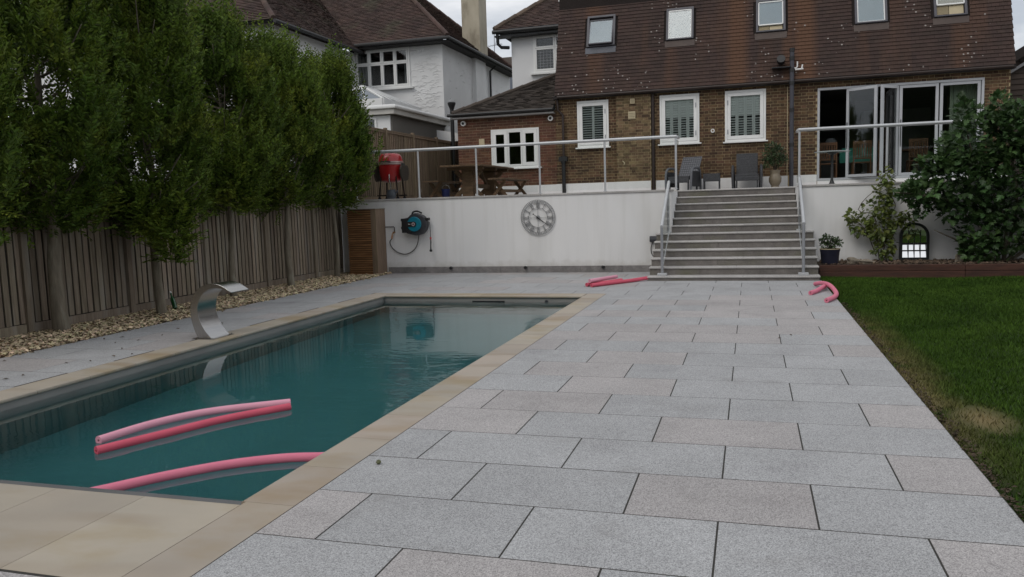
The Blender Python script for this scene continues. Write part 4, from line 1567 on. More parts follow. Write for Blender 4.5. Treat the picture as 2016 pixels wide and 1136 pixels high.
def tiled(parent, O, ux, upd, poly, material, holes=(), nobj=0, gauge=.10, wid=.165, th=.014, rough_=.003, name='roof_tiles', only=None):
    """plain tiles in half bond over a polygon in the (u, v) plane through O"""
    O, ux, upd = Vector(O), Vector(ux).normalized(), Vector(upd).normalized()
    nrm = ux.cross(upd).normalized()
    if nrm.z < 0:
        nrm = -nrm
    us = [p[0] for p in poly]
    vs_ = [p[1] for p in poly]
    V_, F_, rr = [], [], []
    cand = []
    row = 0
    v = min(vs_)
    while v < max(vs_) - .01:
        cv = v + gauge / 2
        xs_ = []
        for i_ in range(len(poly)):
            (xa, ya), (xb, yb) = poly[i_], poly[(i_ + 1) % len(poly)]
            if (ya > cv) != (yb > cv):
                xs_.append((xb - xa) * (cv - ya) / (yb - ya) + xa)
        if len(xs_) >= 2:
            lo_, hi_ = min(xs_), max(xs_)
            u = lo_ - (lo_ - min(us)) % wid - (wid / 2 if row % 2 else 0)
            while u < hi_:
                a_, b_ = max(u, lo_), min(u + wid, hi_)
                if b_ - a_ > .02:
                    segs = [(a_, b_)]
                    for h in holes:
                        if h[2] < cv < h[3]:
                            ns = []
                            for (p_, q_) in segs:
                                if q_ <= h[0] or p_ >= h[1]:
                                    ns.append((p_, q_))
                                else:
                                    if p_ < h[0] - .015:
                                        ns.append((p_, h[0]))
                                    if q_ > h[1] + .015:
                                        ns.append((h[1], q_))
                            segs = ns
                    for (p_, q_) in segs:
                        cand.append((p_, v, q_ - p_))
                u += wid
        v += gauge
        row += 1
    # a single tile in local axes: u along ux, v up the slope, w off the plane
    def tile_pts(jit):
        w, l = wid - .004, gauge + .02
        lo = th + .010 + jit
        return [(0, 0, lo - th), (w, 0, lo - th), (w, l, -.004), (0, l, -.004), (0, 0, lo), (w, 0, lo), (w, l, .003), (0, l, .003)]
    FT = [(0, 1, 5, 4), (4, 5, 6, 7), (3, 0, 4, 7), (1, 2, 6, 5)]
    chosen = set()
    if nobj:
        c2 = sorted(cand, key=lambda c: (O + ux * c[0] + upd * c[1] - CAM).length)
        c2 = [c for c in c2 if abs(c[2] - wid) < 1e-4]
        if only:
            c2 = [c for c in c2 if only(O + ux * c[0] + upd * c[1])]
        chosen = set(c2[:nobj])
        me_ = bpy.data.meshes.new('tile')
        me_.from_pydata([tuple(ux * a + upd * b + nrm * c) for a, b, c in tile_pts(0)], [], FT)
        me_.materials.append(material)
        me_.update()
    A = np.array([list(ux), list(upd), list(nrm)])
    base = []
    for c in cand:
        if c in chosen:
            p = O + ux * c[0] + upd * c[1] + nrm * random.uniform(0, rough_)
            link('tile', me_, p, parent)
        else:
            base.append(c)
    if base:
        n_ = len(base)
        T = np.array(tile_pts(0))
        P = np.tile(T[None], (n_, 1, 1))
        bb = np.array(base)
        P[:, [1, 2, 5, 6], 0] = (bb[:, 2] - .004)[:, None]
        P[:, :, 0] += bb[:, 0:1]
        P[:, :, 1] += bb[:, 1:2]
        P[:, [0, 1, 4, 5], 2] += rng.random((n_, 1)) * rough_ * 1.5
        Wp = P.reshape(-1, 3) @ A + np.array(O)[None]
        F_ = (np.arange(n_)[:, None, None] * 8 + np.array(FT)[None]).reshape(-1, 4)
        me2 = np_mesh(name, Wp, F_, material, np.repeat(rng.random(n_), 4))
        set_props(link(name, me2, (0, 0, 0), parent), kind='stuff')


def slab_poly(m_, O, ux, upd, poly, th=.08, off=-.012):
    O, ux, upd = Vector(O), Vector(ux).normalized(), Vector(upd).normalized()
    nrm = ux.cross(upd).normalized()
    if nrm.z < 0:
        nrm = -nrm
    n_ = len(poly)
    top = [O + ux * a + upd * b + nrm * off for a, b in poly]
    bot = [p - nrm * th for p in top]
    m_.add(top + bot, [tuple(range(n_)), tuple(range(2 * n_ - 1, n_ - 1, -1))] + [(i, i + n_, (i + 1) % n_ + n_, (i + 1) % n_) for i in range(n_)])


# mansard tile colour: brown-black with rusty runs and pale lichen dots
mt = mat('mansard_tile', (0.058, 0.034, 0.027), (0.040, 0.025, 0.021), 1.2, rough=0.9, rnd=0.15, rndhue=0.006, bump=.2, bscale=60)
N, L = mt.node_tree.nodes, mt.node_tree.links
bs = N['Principled BSDF']
prev = bs.inputs['Base Color'].links[0].from_socket
g_ = N.new('ShaderNodeNewGeometry')
ms_ = N.new('ShaderNodeMapping')
ms_.inputs['Scale'].default_value = (1.0, .0, .16)
L.new(g_.outputs['Position'], ms_.inputs['Vector'])
nn = N.new('ShaderNodeTexNoise')
nn.inputs['Scale'].default_value = 1.35
nn.inputs['Detail'].default_value = 5
L.new(ms_.outputs['Vector'], nn.inputs['Vector'])
r_ = N.new('ShaderNodeMapRange')
r_.inputs[1].default_value = .50
r_.inputs[2].default_value = .70
r_.inputs[4].default_value = .55
L.new(nn.outputs['Fac'], r_.inputs[0])
spx = N.new('ShaderNodeSeparateXYZ')
L.new(g_.outputs['Position'], spx.inputs[0])


def band(c, w, hi):
    a = N.new('ShaderNodeMath')
    a.operation = 'SUBTRACT'
    L.new(spx.outputs[0], a.inputs[0])
    a.inputs[1].default_value = c
    b = N.new('ShaderNodeMath')
    b.operation = 'ABSOLUTE'
    L.new(a.outputs[0], b.inputs[0])
    m_ = N.new('ShaderNodeMapRange')
    m_.inputs[1].default_value = w
    m_.inputs[2].default_value = w * .35
    m_.inputs[4].default_value = hi
    L.new(b.outputs[0], m_.inputs[0])
    return m_.outputs[0]


acc = r_.outputs[0]
for c, w, hi in ((-.32, .34, .75), (1.28, .36, .8), (.9, .2, .5)):
    mm_ = N.new('ShaderNodeMath')
    mm_.operation = 'MAXIMUM'
    L.new(acc, mm_.inputs[0])
    L.new(band(c, w, hi), mm_.inputs[1])
    acc = mm_.outputs[0]
mxr = N.new('ShaderNodeMix')
mxr.data_type = 'RGBA'
mxr.inputs[7].default_value = (0.115, 0.055, 0.028, 1)
L.new(acc, mxr.inputs[0])
L.new(prev, mxr.inputs[6])
vo = N.new('ShaderNodeTexVoronoi')
vo.inputs['Scale'].default_value = 9.5
L.new(g_.outputs['Position'], vo.inputs['Vector'])
lt = N.new('ShaderNodeMath')
lt.operation = 'LESS_THAN'
lt.inputs[1].default_value = .20
L.new(vo.outputs['Distance'], lt.inputs[0])
nl = N.new('ShaderNodeTexNoise')
nl.inputs['Scale'].default_value = 1.1
nl.inputs['Detail'].default_value = 3
L.new(g_.outputs['Position'], nl.inputs['Vector'])
nr = N.new('ShaderNodeMapRange')
nr.inputs[1].default_value = .50
nr.inputs[2].default_value = .66
L.new(nl.outputs['Fac'], nr.inputs[0])
wn = N.new('ShaderNodeMath')
wn.operation = 'LESS_THAN'
sepc = N.new('ShaderNodeSeparateColor')
L.new(vo.outputs['Color'], sepc.inputs[0])
L.new(sepc.outputs[0], wn.inputs[0])
L.new(nr.outputs[0], wn.inputs[1])
an = N.new('ShaderNodeMath')
an.operation = 'MULTIPLY'
L.new(lt.outputs[0], an.inputs[0])
L.new(wn.outputs[0], an.inputs[1])
mxl = N.new('ShaderNodeMix')
mxl.data_type = 'RGBA'
mxl.inputs[7].default_value = (0.30, 0.27, 0.25, 1)
L.new(an.outputs[0], mxl.inputs[0])
L.new(mxr.outputs[2], mxl.inputs[6])
L.new(mxl.outputs[2], bs.inputs['Base Color'])

house = thing('brick_house', 'brown brick house with a dark tile hung upper storey and roof windows', 'house', (.35, YH + 1, TZ))
WIN = [(-4.48, -3.63, 2.95, 4.18), (-2.28, -1.27, 2.93, 4.19), (-.63, .37, 2.91, 4.19)]
BIF = (1.59, 5.26, 1.84, 4.11)
HX0, HX1 = -5.08, 5.80
mb = MB()
wall_cells(mb, HX0, HX1, TZ - .3, 4.42, YH, YH + .28, WIN + [BIF])
mb.box(HX0, HX0 + .28, YH + .28, 30, TZ, 4.42)
mb.box(HX1 - .28, HX1, YH + .28, 30, TZ, 4.42)
hw = mb.build('wall', MORTAR_Y, house)
brickwork(hw, HX0, HX1, 2.0, 4.25, YH, WIN + [BIF, (-3.42, -2.51, 1, 5)], 'flemish', BRICK_Y, 300)
mb = MB()
mb.box(-3.42, -2.51, YH - .075, YH - .001, TZ, 4.25)
pier = mb.build('brick_pier', MORTAR_Y, house)
brickwork(pier, -3.42, -2.51, 2.0, 4.25, YH - .075, [], 'flemish', mat('pale_stock_brick', (0.165, 0.115, 0.062), (0.10, 0.062, 0.034), 9, rough=.95, bump=.5, bscale=60, rnd=.42, rndhue=.012), 0)
mb = MB()
for a, b in ((HX0, -2.52), (-2.40, .90), (1.02, 1.585)):
    mb.box(a, b, YH - .095 if a < -3 else YH - .022, YH - .012, TZ, 1.995)
mb.box(1.60, 5.30, YH - .040, YH - .001, TZ, 1.835)
mb.box(5.31, HX1, YH - .022, YH - .012, TZ, 1.995)
mb.build('plinth', WHITE_WALL, house)
mb = MB()
mb.box(HX0 - .02, HX1 + .06, YH - .20, YH - .005, 4.255, 4.335)
mb.build('eaves_board', mat('eaves_shade_black', (0.018, 0.013, 0.012), None, 5, rough=.8), house)  # near-black board also paints the shadow gap below the eaves
mb = MB()
mb.tube([(HX0 + .1, YH - .22, 4.30), (HX1, YH - .22, 4.30)], .035, 8)
mb.build('gutter', BROWN_PIPE, house, smooth=True)

# windows with louvred shutters


def framed(m_, x0, x1, z0, z1, w, ya, yb):
    m_.box(x0, x1, ya, yb, z1 - w, z1)
    m_.box(x0, x1, ya, yb, z0, z0 + w)
    m_.box(x0, x0 + w, ya, yb, z0 + w, z1 - w)
    m_.box(x1 - w, x1, ya, yb, z0 + w, z1 - w)


def shutter_window(W_, panels, open_frac, hinge_side):
    x0, x1, z0, z1 = W_
    m_ = MB()
    framed(m_, x0, x1, z0, z1, .055, YH - .035, YH + .06)
    wn_ = m_.build('window', WHITE_PAINT, house, bevel=.004)
    m_ = MB()
    framed(m_, x0 + .058, x1 - .058, z0 + .058, z1 - .058, .085, YH - .045, YH + .02)
    m_.build('sash', WHITE_PAINT, wn_, bevel=.005)
    m_ = MB()
    m_.box(x0 - .05, x1 + .05, YH - .10, YH + .02, z0 - .035, z0 - .002)
    m_.build('sill', WHITE_PAINT, wn_, bevel=.004)
    m_ = MB()
    gx0, gx1, gz0, gz1 = x0 + .14, x1 - .14, z0 + .14, z1 - .14
    m_.box(gx0, gx1, YH - .018, YH - .012, gz0, gz1)
    m_.build('pane', WGLASS, wn_)
    for zz in (z0 + .25, z1 - .30):
        m_ = MB()
        hxp = x1 - .10 if hinge_side > 0 else x0 + .06
        m_.box(hxp, hxp + .022, YH - .056, YH - .045, zz - .06, zz + .06)
        m_.build('hinge', ALU_DARK, wn_)
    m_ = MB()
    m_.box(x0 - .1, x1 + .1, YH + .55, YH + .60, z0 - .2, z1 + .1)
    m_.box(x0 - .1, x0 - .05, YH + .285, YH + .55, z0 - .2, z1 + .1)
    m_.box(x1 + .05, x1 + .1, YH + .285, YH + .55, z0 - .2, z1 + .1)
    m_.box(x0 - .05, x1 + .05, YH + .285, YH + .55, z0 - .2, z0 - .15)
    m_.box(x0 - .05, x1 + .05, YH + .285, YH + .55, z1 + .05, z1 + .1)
    m_.build('dark_recess', DARK_BACKING, wn_)
    st = .052
    ys0, ys1 = YH + .025, YH + .05
    X = gx0 - .05
    m_ = MB()
    tot = (gx1 + .05 - X)
    pw = tot / panels
    for p in range(panels):
        a, b = X + p * pw, X + (p + 1) * pw
        framed(m_, a + .001, b - .001, gz0 - .06, gz1 + .06, st * (.75 if panels > 3 else .6), ys0, ys1)
    if open_frac < 1:
        zm = gz0 + (gz1 - gz0) * open_frac
        for p in range(panels):
            a, b = X + p * pw + st * .8, X + (p + 1) * pw - st * .8
            m_.box(a, b, ys0 + .002, ys1 - .002, zm, zm + .022)
    m_.build('shutter', SHUTTER, wn_)
    cs = st * (.75 if panels > 3 else .6)
    for p in range(panels):
        a, b = X + p * pw + cs + .002, X + (p + 1) * pw - cs - .002
        for is_open in (True, False):
            s_ = MB()
            zc = (ys0 + ys1) / 2
            ang = math.radians(30 if is_open else 74)
            s_.obox((0, 0, 0), (1, 0, 0), (0, math.cos(ang), math.sin(ang)), (0, -math.sin(ang), math.cos(ang)), (b - a) / 2, .030, .004)
            me_ = s_.mesh('slat')
            me_.materials.append(SHUTTER)
            zz = gz0 - .01
            while zz < gz1 + .02:
                zfrac = (zz - gz0) / (gz1 - gz0)
                if (zfrac < open_frac) == is_open and abs(zfrac - open_frac) > .02:
                    link('slat', me_, ((a + b) / 2, zc, zz + .012), wn_)
                zz += .062


shutter_window(WIN[0], 2, 1.1, 1)
shutter_window(WIN[1], 4, .50, 1)
shutter_window(WIN[2], 4, .50, -1)

# bifold doors
bf = MB()
x0, x1, z0, z1 = BIF
framed(bf, x0, x1, z0, z1, .055, YH - .03, YH + .09)
bif = bf.build('bifold_door', DOOR_ALU, house, bevel=.004)


def leaf_door(a, b, zlo, zhi, name='door_leaf', handle=None):
    a, b = Vector((a[0], a[1], 0)), Vector((b[0], b[1], 0))
    d = (b - a).normalized()
    nn_ = Vector((0, 0, 1)).cross(d)
    m_ = MB()
    wst = .065
    up_ = Vector((0, 0, 1))
    zc = (zlo + zhi) / 2
    for e, s in ((a, 1), (b, -1)):
        c = e + d * s * wst / 2 + up_ * zc
        m_.obox(c, d, nn_, up_, wst / 2, .028, (zhi - zlo) / 2)
    l = (b - a).length
    for zz in (zlo + wst / 2, zhi - wst / 2):
        m_.obox(a + d * l / 2 + up_ * zz, d, nn_, up_, l / 2 - wst, .028, wst / 2)
    o_ = m_.build(name, DOOR_ALU, bif, bevel=.003)
    m_ = MB()
    m_.obox(a + d * l / 2 + up_ * zc, d, nn_, up_, l / 2 - wst, .006, (zhi - zlo) / 2 - wst)
    m_.build('glazing', WGLASS, bif)
    if handle:
        m_ = MB()
        m_.obox(a + d * (.032 if handle < 0 else l - .032) + up_ * (zlo + 1.02) - nn_ * .04, d, nn_, up_, .007, .01, .32)
        m_.build('pull_handle', BLACK, bif)


leaf_door((2.27, YH + .02), (2.90, YH - .40), z0 + .06, z1 - .06, handle=-1)
leaf_door((2.99, YH - .40), (3.42, YH + .02), z0 + .06, z1 - .06)
leaf_door((3.45, YH + .02), (4.30, YH + .02), z0 + .06, z1 - .06, handle=-1)
leaf_door((4.33, YH + .02), (5.19, YH + .02), z0 + .06, z1 - .06)

mb = MB()   # the room behind
mb.box(.9, 6.0, 26.6, 26.8, 1.6, 4.35)
mb.box(.7, .9, YH + .3, 26.6, 1.6, 4.35)
mb.box(5.55, 5.75, YH + .3, 26.6, 1.6, 4.35)
mb.box(.9, 5.55, YH + .3, 26.6, 4.25, 4.35)
mb.box(.9, 5.55, YH + .28, 26.6, 1.6, 1.84)
mb.build('room_shell', ROOM, house)
mb = MB()
mb.box(3.2, 5.0, 26.1, 26.6, 1.84, 3.9)
mb.box(1.2, 2.4, 26.2, 26.6, 1.84, 2.8)
mb.build('kitchen_cupboard', mat('grey_cupboard', (0.25, 0.26, 0.25), None, 3, rough=.5), house, bevel=.01)
mb = MB()
for i in range(14):
    a = 4.62 + i * .044
    mb.box(a, a + .036, YH + .36 + (.02 if i % 2 else 0), YH + .40 + (.02 if i % 2 else 0), 1.9, 4.12)
mb.build('curtain', GREENPANEL, house)

# roof: steep tile hung mansard
SL = .34
MO = Vector((HX0 + .03, YH - .20, 4.34))
MUX, MUP = Vector((1, 0, 0)), Vector((0, SL, 1)).normalized()
mlen = 2.72 * math.sqrt(1 + SL * SL)
mw = HX1 + .05 - MO.x
mb = MB()
slab_poly(mb, MO, MUX, MUP, [(0.01, 0), (mw - .01, 0), (mw - .01, mlen), (.01, mlen)], th=.12, off=-.002)
mb.box(MO.x + .01, MO.x + mw - .01, YH + .6, 31, 4.4, 7.04)
roof = mb.build('roof', mat('roof_underlay', (0.02, 0.014, 0.012), None, 3, rough=1), house)
kk = math.sqrt(1 + SL * SL)
SKY = [(-4.23, -3.47), (-2.12, -1.42), (.13, .84), (2.45, 3.18), (4.20, 4.91)]
zlo, zhi = 5.60, 6.45


def vz(z_):
    return (z_ - MO.z) * kk


holes = [(a - MO.x - .06, b - MO.x + .06, vz(5.60) - .02, vz(6.45) + .02) for a, b in SKY]
tiled(roof, MO, MUX, MUP, [(0, 0), (mw, 0), (mw, mlen), (0, mlen)], mt, holes, nobj=300, th=.013, rough_=.0012, only=lambda p: -3.5 < p.x < 5.8)
mb = MB()
mb.box(MO.x - .03, MO.x + mw, YH + .68, YH + .80, 7.0, 7.12)
mb.build('fascia', WHITE_PAINT, house)


def on_roof(x, z, off):
    n_ = MUX.cross(MUP).normalized()
    if n_.y > 0:
        n_ = -n_
    p = MO + MUP * vz(z)
    return Vector((x, p.y, p.z)) + n_ * off


NR = Vector((0, -1, SL)).normalized()
VFRAME = mat('roof_window_frame', (0.085, 0.082, 0.095), (0.07, 0.068, 0.08), 6, rough=.5)
for i, (a, b) in enumerate(SKY):
    w = .055
    m_ = MB()
    fl = vz(zhi) - vz(zlo)
    ctr = (on_roof((a + b) / 2, zlo, 0) + on_roof((a + b) / 2, zhi, 0)) / 2

    def fb(m2, u0, u1, v0, v1, h0, h1):
        c = Vector(((u0 + u1) / 2, 0, 0)) + Vector((0, MO.y, MO.z)) + MUP * ((v0 + v1) / 2) + NR * ((h0 + h1) / 2)
        m2.obox(c, MUX, MUP, NR, (u1 - u0) / 2, (v1 - v0) / 2, (h1 - h0) / 2)
    v0_, v1_ = vz(zlo), vz(zhi)
    h = .075
    fb(m_, a, b, v1_ - w, v1_, -.02, h)
    fb(m_, a, b, v0_, v0_ + w * .6, -.02, h)
    fb(m_, a, a + w, v0_ + w * .6, v1_ - w, -.02, h)
    fb(m_, b - w, b, v0_ + w * .6, v1_ - w, -.02, h)
    sk = m_.build('skylight', VFRAME, house, bevel=.004)
    gv0 = v0_ + w * .6 + (.15 if i == 2 else 0)
    gv1 = v1_ - w - (.02 if i != 0 else .06)
    if i == 4:
        gv0 = v0_ + .30
    # sash tilted out a little at the foot on the open ones
    tilt = .16 if i == 0 else (.03 if i in (2, 4) else 0)
    m_ = MB()
    up_t = (MUP - NR * tilt).normalized()
    nr_t = MUX.cross(up_t).normalized()
    if nr_t.y > 0:
        nr_t = -nr_t
    cc = Vector(((a + b) / 2, MO.y, MO.z)) + MUP * ((gv0 + gv1) / 2) + NR * (.045 + tilt * .2)
    hl, hw_ = (gv1 - gv0) / 2, (b - a) / 2 - w - .012
    m_.obox(cc - nr_t * .012, MUX, up_t, nr_t, hw_ - .01, hl - .01, .003)
    m_.build('blind', BLIND if i != 4 else mat('cream_blind', (0.5, 0.48, 0.42), None, 2, rough=.8), sk)
    m_ = MB()
    m_.obox(cc + nr_t * .010, MUX, up_t, nr_t, hw_ - .008, hl - .008, .002)
    m_.build('pane', WGLASS, sk)
    m_ = MB()
    for s in (-1, 1):
        m_.obox(cc + MUX * s * hw_, MUX, up_t, nr_t, .012, hl, .02)
        m_.obox(cc + up_t * s * hl, MUX, up_t, nr_t, hw_, .014, .02)
    m_.build('sash', WHITE_PAINT if i != 0 else VFRAME, sk)
    if i in (2, 4):
        m_ = MB()
        vv0, vv1 = v0_ + .035, gv0 - .02
        for q in range(5 if i == 2 else 9):
            vq = vv0 + (vv1 - vv0) * (q + .5) / (5 if i == 2 else 9)
            fb(m_, a + w + .01, a + w + .01 + (b - a) * .35, vq - .006, vq + .006, .0, .03)
        m_.build('louvre', CREAM, sk)
        m_ = MB()
        fb(m_, a + w + .01 + (b - a) * .37, b - w - .02, vv0, vv1, .0, .02)
        m_.build('inner_panel', CREAM, sk)
    m_ = MB()
    fb(m_, a + .02, b - .02, v0_ + .01, v1_ - .01, -.10, -.04)
    m_.build('reveal', DARK_BACKING, sk)
    m_ = MB()
    fb(m_, a - .03, b + .03, vz(5.42), vz(5.585), .004, .030)
    m_.build('apron', LEAD if i == 0 else BROWNLEAD, sk)

# soil pipe, downpipes, vents, lamps, cameras on the house
m_ = MB()
m_.tube([(.975, YH - .26, TZ), (.975, YH - .26, 5.04)], .052, 12)
pp = m_.build('soil_pipe', mat('grey_soil_pipe', (0.055, 0.055, 0.068), None, 6, rough=.5), house, smooth=True)
for z_ in (3.55, 4.20, 4.52, 4.80, 5.0, 2.7):
    m_ = MB()
    m_.tube([(.975, YH - .26, z_), (.975, YH - .26, z_ + .09)], .062, 12)
    m_.build('collar', BLACK, pp, smooth=True)
m_ = MB()
m_.tube([on_roof(.72, 4.78, .10), on_roof(.72, 4.78, .24)], .10, 14)
m_.box(.50, .94, YH - .34, YH - .14, 4.63, 4.655)
m_.build('boiler_flue', BLACK, house, smooth=True)
m_ = MB()
m_.tube([(.94, YH - .26, 4.62), (1.06, YH - .26, 4.60), (1.10, YH - .26, 4.64), (1.10, YH - .26, 4.76)], .017, 8)
m_.tube([(1.05, YH - .26, 4.57), (1.24, YH - .24, 4.58)], .02, 8)
m_.tube([(1.20, YH - .25, 4.58), (1.22, YH - .25, 4.68)], .018, 8)
m_.build('waste_pipe', WHITE_PAINT, house, smooth=True)
m_ = MB()
m_.tube([(-2.455, YH - .05, TZ), (-2.455, YH - .05, 4.26)], .042, 10)
m_.build('downpipe', BROWN_PIPE, house, smooth=True)
m_ = MB()
m_.tube([(-5.0, YH - .10, 4.25), (-5.0, YH - .10, 3.98), (-4.86, YH - .10, 3.84), (-4.86, YH - .10, 2.74)], .034, 10)
m_.build('downpipe', BROWN_PIPE, house, smooth=True)
m_ = MB()
m_.tube([(-4.865, YH - .12, TZ), (-4.865, YH - .12, 2.60)], .052, 12)
m_.tube([(-4.865, YH - .12, 2.56), (-4.865, YH - .12, 2.74)], .075, 12)
m_.box(-4.98, -4.75, YH - .2, YH - .04, 2.60, 2.72)
m_.build('soil_pipe', BLACK, house, smooth=True)
for (x, z, w, h_, nm, mm) in ((-2.98, 4.02, .12, .13, 'vent', CREAM), (-3.0, 3.62, .19, .20, 'air_brick', CREAM)):
    m_ = MB()
    m_.box(x - w / 2, x + w / 2, YH - .115, YH - .08, z, z + h_)
    v_ = m_.build(nm, mm, house, bevel=.004)
    for q in range(4):
        m_ = MB()
        m_.box(x - w / 2 + .015, x + w / 2 - .015, YH - .122, YH - .114, z + .02 + q * (h_ - .03) / 4, z + .028 + q * (h_ - .03) / 4)
        m_.build('slat', mat('shadowy_cream', (0.28, 0.23, 0.15), None, 5, rough=.7), v_)
m_ = MB()
m_.disc((-.935, 3.21), .050, YH - .07, YH, 20)
v_ = m_.build('bulkhead_lamp', WHITE_PAINT, house, smooth=True)
m_ = MB()
m_.disc((-.935, 3.215), .026, YH - .085, YH - .069, 12)
m_.build('lamp_lens', mat('brownish_lens', (0.25, 0.18, 0.13), None, 8, rough=.3), v_)
m_ = MB()
m_.tube([(.885, YH - .012, 2.0), (.885, YH - .012, 4.2)], .008, 6)
m_.build('cable', CREAM, house)
m_ = MB()
m_.tube([(-3.25, YH - .09, 2.52), (-3.25, YH - .14, 2.53), (-3.21, YH - .15, 2.50), (-3.21, YH - .15, 2.44)], .012, 8)
m_.build('outside_tap', CREAM, house, smooth=True)

# ---- red brick extension on the left
ext = thing('brick_extension', 'lower red brown brick extension with a grey hipped roof left of the main house', 'house extension', (-6.5, YH + 1, TZ))
AW = (-6.94, -5.56, 2.49, 3.56)
mb = MB()
wall_cells(mb, -7.93, HX0 - .002, TZ - .2, 4.0, YH + .02, YH + .28, [AW])
mb.box(-7.93, -7.65, YH + .28, 26, TZ, 4.0)
aw = mb.build('wall', MORTAR_R, ext)
brickwork(aw, -7.93, HX0 - .004, 2.0, 3.90, YH + .02, [AW], 'stretcher', BRICK_R, 300)
mb = MB()
mb.box(-7.95, HX0 - .004, YH - .005, YH + .019, TZ, 1.99)
mb.build('plinth', WHITE_WALL, ext)
mb = MB()
framed(mb, *AW, .05, YH - .03, YH + .06)
wnd = mb.build('window', WHITE_PAINT, ext, bevel=.004)
thx = (AW[1] - AW[0] - .1) / 3
for i in range(3):
    a = AW[0] + .05 + i * thx + .003
    b = a + thx - .006
    m_ = MB()
    fw = .09 if i != 1 else .045
    framed(m_, a, b, AW[2] + .053, AW[3] - .053, fw, YH - .04, YH + .02)
    m_.build('casement', WHITE_PAINT, wnd, bevel=.004)
    m_ = MB()
    m_.box(a + fw - .005, b - fw + .005, YH - .012, YH - .006, AW[2] + .05 + fw, AW[3] - .05 - fw)
    m_.build('pane', WGLASS, wnd)
m_ = MB()
m_.box(AW[0] - .06, AW[1] + .06, YH - .10, YH + .015, AW[2] - .035, AW[2] - .002)
m_.build('sill', WHITE_PAINT, wnd, bevel=.004)
m_ = MB()
m_.box(AW[0] - .3, AW[1] + .3, YH + 1.2, YH + 1.25, AW[2] - .5, AW[3] + .3)
m_.box(AW[0] - .3, AW[1] + .3, YH + .29, YH + 1.2, AW[3] + .2, AW[3] + .25)
m_.box(AW[0] - .3, AW[1] + .3, YH + .29, YH + 1.2, AW[2] - .5, AW[2] - .45)
m_.box(AW[0] - .35, AW[0] - .3, YH + .29, YH + 1.25, AW[2] - .5, AW[3] + .3)
m_.box(AW[1] + .3, AW[1] + .35, YH + .29, YH + 1.25, AW[2] - .5, AW[3] + .3)
m_.build('dark_recess', DARK_BACKING, wnd)
mb = MB()
mb.box(-8.05, HX0 - .01, YH - .22, YH - .20, 3.90, 4.0)
mb.box(-8.05, HX0 - .01, YH - .20, YH + .018, 3.90, 3.915)
mb.build('fascia', mat('greyish_white_fascia', (0.42, 0.41, 0.40), (0.35, 0.34, 0.33), 3, rough=.6), ext)
mb = MB()
mb.tube([(-8.12, YH - .27, 4.0), (HX0 - .01, YH - .27, 4.0)], .045, 8)
mb.build('gutter', BLACK, ext, smooth=True)
ph = [(0, 0), (2.85, 0), (2.85, 3.2), (0, 0)]
kx2 = math.sqrt(1.25)
po = [(0, 0), (2.9, 0), (2.9, 2.9 * kx2)]
mb = MB()
O_, U_, P_ = Vector((-7.98, YH - .28, 4.02)), Vector((1, 0, 0)), Vector((0, 1, .5))
slab_poly(mb, O_, U_, P_, po)
slab_poly(mb, O_, Vector((0, 1, 0)), Vector((1, 0, .5)), [(0, 0), (4.5, 0), (4.5, 2.9 * kx2), (2.9, 2.9 * kx2)])
ar = mb.build('roof', DARK_BACKING, ext)
tiled(ar, O_, U_, P_, po, ROOF_GREY, th=.014, rough_=.012, gauge=.105)
tiled(ar, O_, Vector((0, 1, 0)), Vector((1, 0, .5)), [(0, 0), (4.5, 0), (4.5, 2.9 * kx2), (2.9, 2.9 * kx2)], ROOF_GREY, th=.014)
for i in range(11):
    t0, t1 = i * .27, i * .27 + .29
    mb = MB()
    mb.tube([O_ + Vector((t0, t0, .5 * t0 + .02)), O_ + Vector((t1, t1, .5 * t1 + .035))], .065, 8)
    mb.build('hip_tile', ROOF_GREY, ar, smooth=True)
mb = MB()
mb.box(-6.98 - .075, -6.98 + .075, YH + .0, YH + .012, 3.18, 3.33)
mb = MB()
mb.box(-7.30, -7.14, YH - .012, YH + .012, 3.16, 3.33)
mb.build('junction_box', CREAM, ext, bevel=.003)
for x in (-7.74, -5.22):
    m_ = MB()
    m_.disc((x, 3.78), .07, YH - .06, YH + .01, 18)
    c_ = m_.build('security_camera', WHITE_PAINT, ext, smooth=True)
    m_ = MB()
    m_.disc((x, 3.78), .038, YH - .075, YH - .06, 14)
    m_.build('camera_lens', BLACK, c_)

# ---- white neighbouring house
nb = thing('white_house', 'large white rendered neighbouring house with brown tiled hipped roofs', 'house', (-13, 28, 0))
NX, NY = -9.99, 26.0
NW = (-13.25, -11.18, 5.60, 6.95)
mb = MB()
wall_cells(mb, -13.2, NX, 0, 7.10, NY, NY + .3, [NW])
mb.box(NX - .3, NX, NY + .3, 34.0, 0, 7.10)
mb.build('wall', HOUSE_WHITE, nb)
mb = MB()
mb.box(-23, -13.2, 20.7, NY + .3, 0, 6.85)
mb.build('wall', HOUSE_WHITE, nb)
mb = MB()
mb.box(NX - .005, NX + .16, 29.0, 30.2, 0, 7.08)
mb.build('chimney_breast', HOUSE_WHITE, nb)
